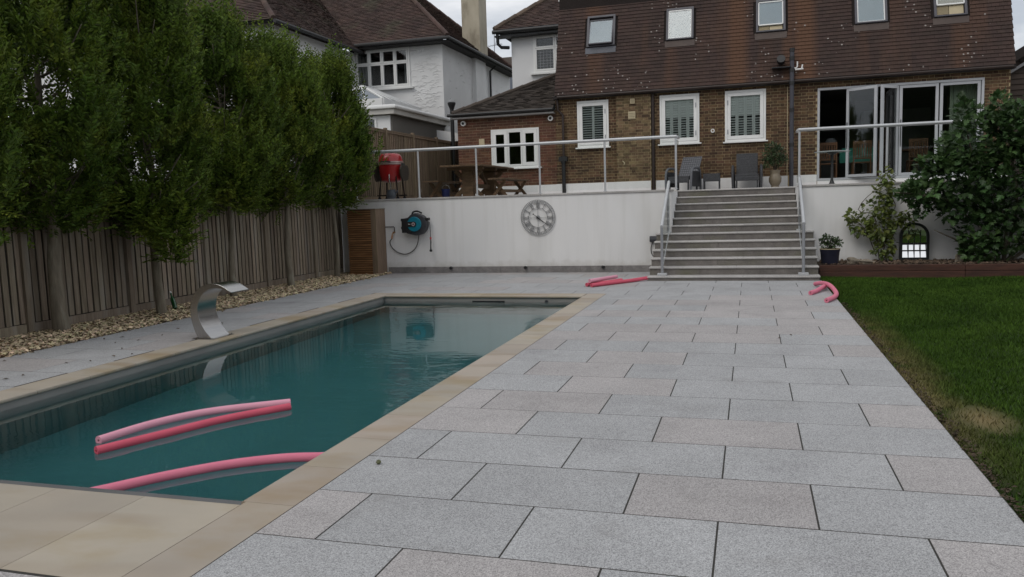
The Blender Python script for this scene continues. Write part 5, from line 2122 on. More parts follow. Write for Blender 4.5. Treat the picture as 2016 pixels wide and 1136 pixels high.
# trowelled arc relief on the render
am = MB()
for _ in range(200):
    side = random.random() < .45
    r_a = random.uniform(.10, .17)
    if side:
        cyy, cz_ = random.uniform(26.2, 33.6), random.uniform(4.4, 6.9)
    else:
        cxx, cz_ = random.uniform(-11.05, -10.1), random.uniform(4.7, 6.85)
    a0 = random.uniform(.3, .9)
    ar_ = [a0 + (PI - 1.0) * q / 6 for q in range(7)]
    for a, b in zip(ar_[:-1], ar_[1:]):
        if side:
            p = [(NX, cyy + r * math.cos(t), cz_ + .6 * r * math.sin(t)) for r, t in ((r_a, a), (r_a, b))]
            q_ = [(NX + .013, cyy + r * math.cos(t), cz_ + .6 * r * math.sin(t)) for r, t in ((r_a - .012, a), (r_a - .012, b))]
            s_ = [(NX, cyy + r * math.cos(t), cz_ + .6 * r * math.sin(t)) for r, t in ((r_a - .05, a), (r_a - .05, b))]
        else:
            p = [(cxx + r * math.cos(t), NY, cz_ + .6 * r * math.sin(t)) for r, t in ((r_a, a), (r_a, b))]
            q_ = [(cxx + r * math.cos(t), NY - .013, cz_ + .6 * r * math.sin(t)) for r, t in ((r_a - .012, a), (r_a - .012, b))]
            s_ = [(cxx + r * math.cos(t), NY, cz_ + .6 * r * math.sin(t)) for r, t in ((r_a - .05, a), (r_a - .05, b))]
        am.add(p + q_ + s_, [(0, 1, 3, 2), (2, 3, 5, 4)])
o = am.build('render_relief', HOUSE_WHITE, nb)
o['kind'] = 'stuff'
# window 4 x 2 panes
mb = MB()
x0, x1, z0, z1 = NW
framed(mb, x0, x1, z0, z1, .06, NY - .05, NY + .05)
wd = mb.build('window', WHITE_PAINT, nb)
zt = z0 + (z1 - z0) * .63
for i in range(4):
    a = x0 + .06 + (x1 - x0 - .12) / 4 * i
    b = a + (x1 - x0 - .12) / 4
    for (c, d) in ((z0 + .06, zt), (zt, z1 - .06)):
        m_ = MB()
        framed(m_, a + .004, b - .004, c + .004, d - .004, .052, NY - .06, NY + .02)
        m_.build('casement', WHITE_PAINT, wd)
        m_ = MB()
        m_.box(a + .05, b - .05, NY - .02, NY - .012, c + .05, d - .05)
        m_.build('pane', WGLASS, wd)
m_ = MB()
m_.box(x0 - .08, x1 + .12, NY - .14, NY, z0 - .06, z0 - .005)
m_.build('sill', WHITE_PAINT, wd)
for (a, b) in ((x0 + .02, x0 + .42), (x1 - .36, x1 - .04)):
    m_ = MB()
    for q in range(7):
        u = a + (b - a) * q / 7
        m_.box(u, u + (b - a) / 8, NY + .32 + (.03 if q % 2 else 0), NY + .35 + (.03 if q % 2 else 0), z0, z1)
    m_.build('curtain', CURTAIN, wd)
m_ = MB()
m_.box(x0 - .3, x1 + .3, NY + 1.4, NY + 1.45, z0 - .4, z1 + .1)
m_.box(x0 - .3, x1 + .3, NY + .3, NY + 1.4, z1 + .08, z1 + .12)
m_.box(x0 - .3, x1 + .3, NY + .3, NY + 1.4, z0 - .45, z0 - .4)
m_.box(x0 - .35, x0 - .3, NY + .3, NY + 1.4, z0 - .4, z1 + .1)
m_.box(x1 + .3, x1 + .35, NY + .3, NY + 1.4, z0 - .4, z1 + .1)
m_.build('dark_recess', DARK_BACKING, wd)
# roofs
EX, EY, EZ = -9.62, 25.55, 7.08
SP = .88
kf = math.sqrt(1 + SP * SP)
mb = MB()
fr_p = [(-11, 0), (0, 0), (-4.2, 4.2 * kf), (-11, 4.2 * kf)]
O1, U1, P1 = Vector((EX, EY, EZ)), Vector((1, 0, 0)), Vector((0, 1, SP))
slab_poly(mb, O1, U1, P1, fr_p, th=.1)
sd_p = [(0, 0), (8.4, 0), (4.2, 4.2 * kf)]
U2, P2 = Vector((0, 1, 0)), Vector((-1, 0, SP))
slab_poly(mb, O1, U2, P2, sd_p, th=.1)
O3 = Vector((-12.82, 20.32, 6.86))
wr_p = [(0, 0), (9, 0), (9, 4.6 * kf), (4.6, 4.6 * kf)]
slab_poly(mb, O3, U2, P2, wr_p, th=.1)
wf_p = [(-10.5, 0), (0, 0), (-4.6, 4.6 * kf), (-5.9, 4.6 * kf)]
slab_poly(mb, O3, U1, P1, wf_p, th=.1)
nr_ = mb.build('roof', DARK_BACKING, nb)
fr_c = [(-7.4, 0), (0, 0), (-4.2, 4.2 * kf), (-11, 4.2 * kf), (-11, 0)]
tiled(nr_, O1, U1, P1, fr_p, ROOF_FAR, th=.014, rough_=.008)
tiled(nr_, O1, U2, P2, sd_p, ROOF_FAR, th=.02, rough_=.02)
tiled(nr_, O3, U2, P2, wr_p, ROOF_FAR, th=.014, rough_=.008)
tiled(nr_, O3, U1, P1, [(-6, 0), (0, 0), (-4.6, 4.6 * kf), (-6, 4.6 * kf)], ROOF_FAR, th=.014, rough_=.008)
for (O_h, n_h, dirx, diry) in ((O1, 15, -1, 1), (O3, 16, -1, 1), (O1 + Vector((0, 8.4, 0)), 15, -1, -1)):
    for i in range(n_h):
        t0, t1 = i * .28, i * .28 + .31
        m_ = MB()
        m_.tube([O_h + Vector((dirx * t0, diry * t0, SP * t0 + .03)), O_h + Vector((dirx * t1, diry * t1, SP * t1 + .05))], .08, 8)
        m_.build('hip_tile', ROOF_FAR, nr_, smooth=True)
mb = MB()
mb.tube([(-13.0, EY - .05, EZ - .05), (EX + .05, EY - .05, EZ - .05), (EX + .05, 34.0, EZ - .05)], .06, 8)
mb.tube([(-12.77, 20.3, O3.z - .05), (-12.77, EY, O3.z - .05)], .06, 8)
mb.build('gutter', BLACK, nb, smooth=True)
mb = MB()
mb.box(-13.1, EX, EY, NY - .001, EZ - .15, EZ - .11)
mb.box(NX + .001, EX, NY - .001, 34, EZ - .15, EZ - .11)
mb.build('soffit', mat('dark_soffit', (0.03, 0.028, 0.027), None, 4, rough=.8), nb)
mb = MB()
mb.tube([(EX, 31.0, 6.98), (NX + .08, 31.0, 6.75), (NX + .06, 31.0, 1)], .045, 8)
mb.build('downpipe', BLACK, nb, smooth=True)
mb = MB()
mb.box(-10.36, -9.66, 29.1, 30.0, 7.13, 10.6)
mb.build('chimney', CHIMNEY, nb, bevel=.02)
mb = MB()
mb.box(-20.6, -19.3, 24.0, 25.2, 7.5, 11.0)
mb.build('chimney', CHIMNEY, nb, bevel=.02)

# ---- grey extension of the neighbour with its roof lantern
ge = thing('rendered_extension', 'flat roofed neighbour extension with grey side wall, white gutter and glass roof lantern', 'house extension', (-11.5, 23.8, 0))
GW = (-11.3, -10.42, 3.55, 4.12)
mb = MB()
mb.box(-10.0, -9.95, 21.66, 25.98, 0, 4.16)
mb.build('side_wall', GREY_RENDER, ge)
mb = MB()
wall_cells(mb, -13.19, -10.0, 0, 4.16, 21.62, 21.9, [GW])
mb.build('front_wall', HOUSE_WHITE, ge)
mb = MB()
mb.box(-13.19, -9.80, 21.46, 25.98, 4.18, 4.34)
mb.build('roof_edge', mat('cream_white_board', (0.52, 0.50, 0.46), None, 3, rough=.6), ge)
mb = MB()
mb.tube([(-13.1, 21.42, 4.38), (-9.76, 21.42, 4.38), (-9.76, 25.95, 4.38)], .06, 8)
mb.build('gutter', WHITE_PAINT, ge, smooth=True)
mb = MB()
slab_poly(mb, (-9.8, 21.45, 4.42), (1, 0, 0), (0, 1, .12), [(-3.4, 0), (0, 0), (-.7, .9), (-3.4, .9)], th=.03)
slab_poly(mb, (-9.8, 21.45, 4.42), (0, 1, 0), (-1, 0, .12), [(0, 0), (4.5, 0), (4.5, .7), (.9, .7)], th=.03)
mb.box(-13.1, -10.45, 22.2, 25.9, 4.34, 4.50)
mb.build('roof', ROOF_GREY, ge)
mb = MB()
framed(mb, *GW, .06, 21.58, 21.66)
gwd = mb.build('window', WHITE_PAINT, ge)
m_ = MB()
m_.box(GW[0] + .06, GW[1] - .06, 21.61, 21.62, GW[2] + .06, GW[3] - .06)
m_.build('pane', WGLASS, gwd)
m_ = MB()
m_.box(GW[0] - .1, GW[1] + .1, 22.3, 22.35, GW[2] - .3, GW[3] + .04)
m_.build('dark_recess', DARK_BACKING, gwd)
mb = MB()
mb.tube([(-9.80, 25.7, 4.2), (-9.86, 25.7, 4.05), (-9.86, 25.7, 1)], .055, 8)
mb.build('downpipe', WHITE_PAINT, ge, smooth=True)
LB = [(-12.9, 22.35), (-10.55, 22.35), (-10.55, 25.2), (-12.9, 25.2)]
RA, RB = Vector((-11.75, 23.4, 5.32)), Vector((-11.75, 24.2, 5.32))
lz = 4.66
C4 = [Vector((x, y, lz)) for x, y in LB]
mb = MB()
for i in range(4):
    mb.bar(C4[i], C4[(i + 1) % 4], .10, .20)
for c, r in zip(C4, (RA, RA, RB, RB)):
    mb.bar(c + Vector((0, 0, .08)), r, .07, .07)
mb.bar(RA, RB, .08, .08)
for t in (.25, .5, .75):
    mb.bar(C4[1].lerp(C4[2], t) + Vector((0, 0, .08)), RA.lerp(RB, t), .045, .05)
    mb.bar(C4[0].lerp(C4[1], t) + Vector((0, 0, .08)), RA, .045, .05)
lan = mb.build('roof_lantern', WHITE_PAINT, ge)
m_ = MB()
m_.add([C4[0] + Vector((0, 0, .1)), C4[1] + Vector((0, 0, .1)), RA], [(0, 1, 2)])
m_.add([C4[1] + Vector((0, 0, .1)), C4[2] + Vector((0, 0, .1)), RB, RA], [(0, 1, 2, 3)])
m_.add([C4[3] + Vector((0, 0, .1)), C4[0] + Vector((0, 0, .1)), RA, RB], [(0, 1, 2, 3)])
m_.add([C4[2] + Vector((0, 0, .1)), C4[3] + Vector((0, 0, .1)), RB], [(0, 1, 2)])
m_.build('lantern_glass', mat('sky_lit_roof_glass', (0.20, 0.22, 0.24), None, 2, rough=.12, metal=.4), lan)

fl = thing('black_flue', 'black flue pipe with a cowl between the grey extension and the brick one', 'flue', (-9.05, 24.2, 3))
mb = MB()
mb.tube([(-9.05, 24.2, 1.0), (-9.05, 24.2, 4.6)], .062, 12)
mb.build('pipe', BLACK, fl, smooth=True)
mb = MB()
mb.lathe(-9.05, 24.2, [(.07, 4.52), (.085, 4.58), (.12, 4.66), (.13, 4.72), (.10, 4.745)], 14)
mb.build('cowl', BLACK, fl, smooth=True)
mb = MB()
mb.tube([(-9.08, 24.2, 4.74), (-9.12, 24.2, 4.82), (-9.08, 24.2, 4.87), (-9.04, 24.2, 4.80)], .012, 6)
mb.build('wire_hook', ALU, fl)
bw_ = thing('brick_side_wall', 'short dark brick wall seen in the gap beside the brick extension', 'wall', (-8.7, 24.7, 0))
mb = MB()
mb.box(-9.75, -7.95, 24.65, 24.85, 0, 3.55)
o = mb.build('wall_body', mat('dark_mortar', (0.11, 0.085, 0.065), None, 5, rough=1), bw_)
brickwork(o, -9.75, -7.95, 2.4, 3.55, 24.65, [], 'stretcher', mat('dark_red_brick', (0.065, 0.032, 0.024), (0.045, 0.024, 0.02), 9, rough=.95, rnd=.3), 0)
mb = MB()
mb.prism([(-9.75, 3.56), (-7.95, 3.56), (-7.95, 3.60), (-9.75, 3.95)], 1, 24.6, 24.9)
mb.build('white_capping', HOUSE_WHITE, bw_)

# ---- white rear wing with leaded window
rw = thing('white_wing', 'white rendered upper wing with a leaded window and brown hipped roof behind the extension', 'house wing', (-6, 27, 0))
RW = (-6.80, -5.35, 5.72, 6.92)
mb = MB()
wall_cells(mb, -7.55, -4.6, 3.0, 7.10, 26.0, 26.3, [RW])
mb.box(-7.55, -7.25, 26.3, 31, 3.0, 7.10)
mb.build('wall', mat('smooth_white_render', (0.74, 0.74, 0.74), (0.69, 0.69, 0.69), 1, rough=.9), rw)
mb = MB()
framed(mb, *RW, .06, 25.95, 26.05)
wd = mb.build('window', WHITE_PAINT, rw)
half = (RW[0] + RW[1]) / 2
ztr = 6.50
for (a, b) in ((RW[0] + .06, half), (half, RW[1] - .06)):
    for (c, d) in ((RW[2] + .06, ztr), (ztr, RW[3] - .06)):
        m_ = MB()
        framed(m_, a + .004, b - .004, c + .004, d - .004, .05, 25.94, 26.02)
        m_.build('casement', WHITE_PAINT, wd)
        m_ = MB()
        m_.box(a + .05, b - .05, 25.985, 25.99, c + .05, d - .05)
        m_.build('pane', WGLASS, wd)
        if c < 6:
            m_ = MB()
            for q in range(1, 5):
                u = a + .05 + (b - a - .1) * q / 5
                m_.box(u - .004, u + .004, 25.978, 25.984, c + .05, d - .05)
            for q in range(1, 7):
                u = c + .05 + (d - c - .1) * q / 7
                m_.box(a + .05, b - .05, 25.972, 25.978, u - .004, u + .004)
            m_.build('lead_grid', ALU_DARK, wd)
m_ = MB()
m_.box(RW[0] - .1, RW[1] + .1, 25.86, 26.0, RW[2] - .06, RW[2] - .005)
m_.build('sill', WHITE_PAINT, wd)
m_ = MB()
m_.box(RW[0] - .3, RW[1] + .3, 26.9, 26.95, RW[2] - .4, RW[3] + .1)
m_.box(RW[0] - .3, RW[1] + .3, 26.3, 26.9, RW[3] + .08, RW[3] + .12)
m_.box(RW[0] - .35, RW[0] - .3, 26.3, 26.9, RW[2] - .4, RW[3] + .1)
m_.build('dark_recess', DARK_BACKING, wd)
O4 = Vector((-8.0, 25.6, 7.12))
sp4 = .80
k4 = math.sqrt(1 + sp4 * sp4)
p4 = [(0, 0), (4.2, 0), (4.2, 4.2 * k4)]
mb = MB()
slab_poly(mb, O4, (1, 0, 0), (0, 1, sp4), p4, th=.1)
slab_poly(mb, O4, (0, 1, 0), (1, 0, sp4), [(0, 0), (6, 0), (6, 4.2 * k4), (4.2, 4.2 * k4)], th=.1)
r4 = mb.build('roof', DARK_BACKING, rw)
tiled(r4, O4, (1, 0, 0), (0, 1, sp4), p4, ROOF_FAR, th=.014, rough_=.01)
for i in range(14):
    t0, t1 = i * .28, i * .28 + .31
    m_ = MB()
    m_.tube([O4 + Vector((t0, t0, sp4 * t0 + .03)), O4 + Vector((t1, t1, sp4 * t1 + .05))], .085, 8)
    m_.build('hip_tile', mat('weathered_hip_tile', (0.13, 0.095, 0.07), (0.09, 0.065, 0.05), 3, rough=.95, rnd=.3), r4, smooth=True)
mb = MB()
mb.tube([(-8.05, 25.55, 7.05), (-4.6, 25.55, 7.05)], .065, 8)
mb.tube([(-7.9, 25.6, 7.0), (-7.9, 25.65, 6.68), (-7.80, 25.7, 6.58), (-7.58, 25.85, 6.58)], .055, 8)
mb.box(-8.0, -4.6, 25.62, 25.99, 6.90, 6.95)
mb.build('gutter', BLACK, rw, smooth=True)

# ---- far buildings and aerial
dh = thing('distant_house', 'pale distant house seen in the gap between the two white walls', 'house', (-13.6, 46, 0))
mb = MB()
mb.box(-16.5, -11.5, 45, 50, 0, 9.05)
mb.build('wall', HOUSE_WHITE, dh)
mb = MB()
mb.box(-16.6, -11.4, 44.7, 50, 9.3, 9.75)
mb.box(-16.6, -11.4, 44.9, 45, 9.05, 9.3)
mb.build('roof', mat('far_brown_roof', (0.13, 0.105, 0.09), None, 1, rough=.9), dh)
mb = MB()
framed(mb, -13.9, -12.9, 7.8, 8.75, .09, 44.9, 44.99)
w_ = mb.build('window', WHITE_PAINT, dh)
mb = MB()
mb.box(-13.81, -12.99, 44.95, 44.97, 7.89, 8.66)
mb.build('pane', mat('far_pane', (0.18, 0.20, 0.24), None, 1, rough=.1), w_)
ae = thing('tv_aerial', 'thin television aerial rising beside the chimney against the sky', 'aerial', (-12.5, 40, 7.5))
mb = MB()
mb.tube([(-12.55, 40, 7.5), (-12.50, 40, 10.5)], .022, 6)
mb.build('mast', ALU_DARK, ae)
mb = MB()
mb.tube([(-12.85, 40, 9.50), (-12.1, 40, 9.56)], .014, 5)
for q in range(6):
    mb.tube([(-12.8 + q * .13, 39.8, 9.51 + q * .01), (-12.8 + q * .13, 40.2, 9.51 + q * .01)], .007, 4)
mb.tube([(-12.5, 40, 9.5), (-12.3, 40, 10.0)], .012, 5)
mb.build('antenna', ALU_DARK, ae)
rh = thing('dark_roofed_house', 'dark neighbouring house at the right edge with a sloping roof', 'house', (8, 26, 0))
mb = MB()
mb.prism([(5.95, 0), (11, 0), (11, 7.5), (10.6, 7.35), (5.95, 4.45)], 1, 24.1, 32)
mb.build('wall', mat('dark_brown_wall', (0.05, 0.037, 0.03), (0.04, 0.03, 0.026), 2, rough=.9), rh)
mb = MB()
mb.bar((5.6, 24.0, 4.30), (11, 24.0, 7.65), .30, .22, up=(0, 0, 1))
mb.build('verge', mat('dark_verge_tile', (0.04, 0.032, 0.03), None, 3, rough=.9), rh)
mb = MB()
mb.bar((6.0, 23.98, 4.22), (11, 23.98, 7.32), .05, .07)
mb.build('barge_board', mat('grey_board', (0.25, 0.25, 0.26), None, 3, rough=.7), rh)
for i in range(24):
    z_ = 1.8 + i * .14
    mb = MB()
    xa = 5.96 if z_ < 4.3 else 5.96 + (z_ - 4.3) * 1.6
    mb.add([(xa, 24.098, z_), (10.9, 24.098, z_), (10.9, 24.07, z_), (xa, 24.07, z_), (xa, 24.098, z_ + .135), (10.9, 24.098, z_ + .135)],
           [(0, 1, 2, 3), (3, 2, 5, 4)])
    mb.build('cladding_board', mat('brown_cladding', (0.055, 0.04, 0.032), None, 3, rough=.85, rnd=.2), rh)

# ================================================================== FENCES
def board_fence(label, x, y0, y1, z0, z1, bay, mats, first_post, gravel_board, name='board_fence', cap=False):
    f_ = thing(name, label, 'fence', (x, (y0 + y1) / 2, z0))
    hb = z1 - z0 - gravel_board
    bm_ = MB()
    bm_.add([(.008, -.050, 0), (.002, .044, 0), (-.008, .044, 0), (-.008, -.050, 0), (.008, -.050, 1), (.002, .044, 1), (-.008, .044, 1), (-.008, -.050, 1)],
            [(0, 1, 5, 4), (1, 2, 6, 5), (2, 3, 7, 6), (3, 0, 4, 7), (4, 5, 6, 7), (0, 3, 2, 1)])
    me_ = bm_.mesh('board')
    me_.materials.append(mats)
    yy = first_post
    posts_ = []
    while yy > y0:
        yy -= bay
    while yy < y1 + .1:
        if yy >= y0 - .1:
            posts_.append(yy)
        yy += bay
    for p in posts_:
        m2 = MB()
        m2.box(x - .02, x + .055, p - .05, p + .05, z0 - .05, z1 + (.07 if cap else -.0))
        m2.build('post', mats, f_, bevel=.004)
    y = y0
    while y < y1:
        o_ = link('board', me_, (x + random.uniform(-.002, .006), y, z0 + gravel_board + random.uniform(-.008, .004)), f_)
        o_.scale = (1.0, random.uniform(.90, 1.0), hb + random.uniform(-.012, .012))
        o_.rotation_euler = (random.uniform(-.006, .006), 0, 0)
        y += .112
    m2 = MB()
    m2.box(x - .0125, x - .0095, y0, y1, z0, z1 - .02)
    m2.build('gap_shade_sheet', mat('painted_gap_shade', (0.022, 0.019, 0.016), None, 5, rough=1), f_)  # dark sheet paints the shadow lines between overlapping boards
    edges_ = [y0] + [p for p in posts_ if y0 < p < y1] + [y1]
    for a, b in zip(edges_[:-1], edges_[1:]):
        if b - a < .12:
            continue
        m2 = MB()
        m2.box(x - .03, x + .022, a + .052, b - .052, z0 - .05, z0 + gravel_board - .012)
        m2.build('gravel_board', mats, f_, bevel=.003)
        m2 = MB()
        m2.box(x - .07, x - .012, a, b, z1 - .35, z1 - .27)
        m2.build('rail', mats, f_)
        if cap:
            m2 = MB()
            m2.box(x - .04, x + .04, a + .052, b - .052, z1 - .004, z1 + .026)
            m2.build('capping_rail', mats, f_)
            m2 = MB()
            m2.box(x + .014, x + .034, a + .052, b - .052, z1 - .055, z1 - .008)
            m2.build('trim_board', mats, f_)
    return f_


board_fence('weathered grey close boarded fence behind the row of trees and gravel', -9.14, 3.0, 16.84, .0, 2.02, 1.83, FENCE_WOOD, 10.05, .15)
board_fence('newer brown boarded fence with capping along the left of the house terrace', -9.15, 16.95, 25.2, TZ, 3.50, 1.78, FENCE_NEW, 19.42, .12, cap=True)

# ================================================================== TREES AND PLANTS
def hornbeam(x, y, label, zbot, ztop, ry, rx, seed, trunk_r=.10, dense=1.0, hang=None, lean=0.0, name='hornbeam_tree', grp='row of clipped hornbeam trees along the fence'):
    global rng
    rs = np.random.default_rng(seed)
    random.seed(seed)
    t_ = thing(name, label, 'tree', (x, y, 0), grp)
    m2 = MB()
    pts_ = []
    for i in range(9):
        z_ = -.02 + i * (ztop * .72) / 8
        pts_.append((x + .02 * math.sin(i * 1.3 + seed) + lean * z_, y + .025 * math.cos(i * 1.1 + seed), z_))
    rad_ = [trunk_r * (1.12 if i == 0 else 1) * (1 - .085 * i) for i in range(9)]
    m2.tube(pts_, rad_, 12)
    m2.build('trunk', BARK, t_, smooth=True)
    # limbs
    m2 = MB()
    limbs = []
    nl = 46
    for i in range(nl):
        z_ = zbot + .1 + (ztop - zbot - .9) * (i + .5) / nl
        a = i * 2.4 + rs.random()
        ln = .45 + .4 * rs.random()
        k_ = min(1, (z_ - zbot) / .6 + .5)
        e = (x + math.cos(a) * rx * ln * k_ * 1.1, y + math.sin(a) * ry * ln * k_ * 1.1, z_ + .35 + .3 * rs.random())
        m2.tube([(x + lean * z_, y, z_), ((x + e[0]) / 2, (y + e[1]) / 2, z_ + .10), e], [.022, .014, .006], 5)
    m2.build('limbs', BARK, t_, smooth=True)
    # shoots carrying leaves
    nsh = int(3900 * dense * (ztop - zbot) / 3.6)
    nt_ = 105
    tv = rs.random(nt_) ** .9
    ta = rs.random(nt_) * 2 * PI
    tr = .62 + .36 * rs.random(nt_)
    tprof = np.minimum(1, .45 + 2.2 * tv) * np.clip(1.05 - 1.25 * np.maximum(0, tv - .42) ** 1.25, .35, 1.05)
    tx, ty, tzz = np.cos(ta) * rx * tr * tprof, np.sin(ta) * ry * tr * tprof, zbot + .12 + tv * (ztop - zbot - .25)
    pk = rs.integers(0, nt_, nsh)
    px_ = x + tx[pk] + rs.normal(size=nsh) * .115 + lean * tzz[pk]
    py_ = y + ty[pk] + rs.normal(size=nsh) * .115
    zz = tzz[pk] + rs.normal(size=nsh) * .17
    loose = rs.random(nsh) < .34
    la, lr, lv = rs.random(nsh) * 2 * PI, np.sqrt(rs.random(nsh)), rs.random(nsh)
    lp_ = np.minimum(1, .40 + 2.0 * lv) * np.clip(1.05 - 1.5 * np.maximum(0, lv - .58) ** 1.3, .3, 1.05)
    px_ = np.where(loose, x + np.cos(la) * rx * lr * lp_ * .9, px_)
    py_ = np.where(loose, y + np.sin(la) * ry * lr * lp_ * .9, py_)
    zz = np.where(loose, zbot + lv * (ztop - zbot), zz)
    zz = np.maximum(zz, zbot - .05)
    th_ = np.arctan2(py_ - y, px_ - x)
    v = (zz - zbot) / (ztop - zbot)
    # gaps
    g1 = np.sin(px_ * 3.1 + seed) * np.sin(py_ * 2.7 + seed * .7) * np.sin(zz * 2.9 + seed * 1.3)
    keep = g1 < .50 - .10 * v
    px_, py_, zz, th_, v = px_[keep], py_[keep], zz[keep], th_[keep], v[keep]
    if hang is not None:   # a low hanging spray
        hn = int(170 * dense)
        hx_, hy_, hz0_, hz1_, hr_ = hang
        hz = hz0_ + rs.random(hn) * (hz1_ - hz0_)
        f_ = (hz - hz0_) / (hz1_ - hz0_) * .8 + .25
        a = rs.random(hn) * 2 * PI
        q = np.sqrt(rs.random(hn)) * hr_ * f_
        px_ = np.concatenate([px_, hx_ + np.cos(a) * q])
        py_ = np.concatenate([py_, hy_ + np.sin(a) * q])
        zz = np.concatenate([zz, hz])
        th_ = np.concatenate([th_, a])
        v = np.concatenate([v, np.zeros(hn)])
    ns_ = int(110 * dense)   # long upright shoots on top
    a = rs.random(ns_) * 2 * PI
    q = np.sqrt(rs.random(ns_))
    px_ = np.concatenate([px_, x + np.cos(a) * q * rx * .72])
    py_ = np.concatenate([py_, y + np.sin(a) * q * ry * .72])
    zz = np.concatenate([zz, ztop - .25 - .45 * q * q + rs.random(ns_) * .3])
    th_ = np.concatenate([th_, a])
    v = np.concatenate([v, np.full(ns_, 1.6)])
    n_ = len(px_)
    base = np.stack([px_, py_, zz], 1)
    d = np.stack([np.cos(th_) * .48, np.sin(th_) * .48, np.full(n_, .85)], 1) + rs.normal(size=(n_, 3)) * .26
    d[:, 2] += v * 1.0 + (v > .8) * 1.3 - (v < .12) * .45
    d /= np.linalg.norm(d, axis=1, keepdims=True)
    sl = .22 + rs.random(n_) * .20 + (v > .80) * rs.random(n_) * .34
    per = 14
    tt = (np.arange(per) + .5) / per
    P = base[:, None, :] + d[:, None, :] * (sl[:, None, None] * tt[None, :, None])
    P[:, :, 2] -= (tt[None, :] ** 2) * .04
    # two-ranked leaves
    side = np.cross(d, np.array([0, 0, 1.0]) + rs.normal(size=(n_, 3)) * .25)
    side /= np.linalg.norm(side, axis=1, keepdims=True) + 1e-9
    alt = np.where(np.arange(per) % 2 == 0, 1.0, -1.0)
    D = d[:, None, :] * .85 + side[:, None, :] * alt[None, :, None] * .80 + rs.normal(size=(n_, per, 3)) * .16
    D[:, :, 2] -= .18
    D /= np.linalg.norm(D, axis=2, keepdims=True)
    Nn = np.cross(side, d)
    Nn[Nn[:, 2] < 0] *= -1
    Nn = np.repeat(Nn[:, None, :], per, 1) + rs.normal(size=(n_, per, 3)) * .3
    old = rng
    rng = rs
    Lh = (.055 + rs.random(n_ * per) * .038) * np.repeat(np.where(v > 1.5, .72, 1.0), per)
    me_ = leaves_mesh('foliage', P.reshape(-1, 3), D.reshape(-1, 3), Nn.reshape(-1, 3), Lh, Lh * .46, LEAF, 'simple')
    rng = old
    o_ = link('foliage', me_, (0, 0, 0), t_)
    o_['kind'] = 'stuff'
    return t_


T_ = [
    (-8.60, 6.62, 1.25, 4.6, .90, .90, 5, .105, 'hornbeam tree at the left edge of the photo, only its crown in view', None),
    (-8.86, 8.47, 1.34, 5.0, .86, .95, 21, .105, 'leftmost full trunk of the tree row, nearest the camera', None),
    (-8.58, 10.04, 1.20, 4.9, .74, .88, 33, .072, 'hornbeam tree with a low hanging spray, trunk left of the steel spout', (-8.10, 9.80, .80, 1.45, .34)),
    (-8.86, 12.25, 1.50, 4.62, .80, .88, 47, .062, 'hornbeam tree in the middle of the row, trunk just behind the steel spout', None),
    (-8.76, 13.93, 1.56, 4.50, .72, .82, 52, .068, 'hornbeam tree second from the white wall end of the row', None),
    (-8.80, 15.90, 1.50, 4.42, .78, .80, 68, .060, 'hornbeam tree at the far end of the row beside the slatted cabinet', None),
]
for (x, y, zb, zt_, ry, rx, sd_, tr_, lab, hg) in T_:
    hornbeam(x, y, lab, zb, zt_, ry, rx, sd_, tr_, 1.0, hg)
random.seed(99)


def leaf_cloud(name, parent, blobs, n_, material, llen, template='simple', per=1, bias=(0, 0, .2), shell=.45, seed=1, ratio=.6):
    """leaves scattered through ellipsoids given as (x, y, z, rx, ry, rz)"""
    rs = np.random.default_rng(seed)
    vol = np.array([b[3] * b[4] * b[5] for b in blobs]) ** .66
    pick = rs.choice(len(blobs), n_, p=vol / vol.sum())
    B = np.array(blobs)[pick]
    d = rs.normal(size=(n_, 3))
    d /= np.linalg.norm(d, axis=1, keepdims=True)
    r = shell + (1 - shell) * np.cbrt(rs.random(n_))
    r *= 1 + rs.normal(size=n_) * .09
    P = B[:, :3] + d * B[:, 3:] * r[:, None]
    Dr = d * .8 + rs.normal(size=(n_, 3)) * .55 + np.array(bias)
    Dr /= np.linalg.norm(Dr, axis=1, keepdims=True)
    Nn = rs.normal(size=(n_, 3)) * .45 + np.array([0, -.25, .9])
    Lh = llen * (.65 + .7 * rs.random(n_))
    me_ = leaves_mesh(name, P, Dr, Nn, Lh, Lh * ratio, material, template)
    o_ = link(name, me_, (0, 0, 0), parent)
    o_['kind'] = 'stuff'
    return o_


# ---- fig bush on the right
fig = thing('fig_bush', 'large dark fig bush against the white wall at the right edge', 'bush', (4.45, 16.35, .2))
mb = MB()
FB = [((4.35, 16.45, .2), (4.0, 16.3, .8), (3.4, 16.1, 1.3)), ((4.4, 16.45, .2), (4.35, 16.3, 1.0), (3.75, 16.1, 2.2), (3.65, 16.1, 2.9)),
      ((4.45, 16.45, .2), (4.75, 16.3, .7), (5.0, 16.1, 1.4), (5.2, 16.1, 2.3)), ((4.4, 16.45, .2), (4.55, 16.3, 1.2), (4.35, 16.1, 2.2), (4.15, 16.1, 3.0)),
      ((4.3, 16.45, .2), (3.7, 16.3, .55), (3.2, 16.2, .8)), ((4.5, 16.45, .2), (5.3, 16.3, .9), (6.0, 16.2, 1.8)),
      ((3.5, 16.1, 1.3), (2.9, 16.0, 1.45), (2.5, 15.95, 1.5))]
for b in FB:
    mb.tube(spline(b, 10), .032, 7, r_end=.008)
mb.build('branches', BARK, fig, smooth=True)
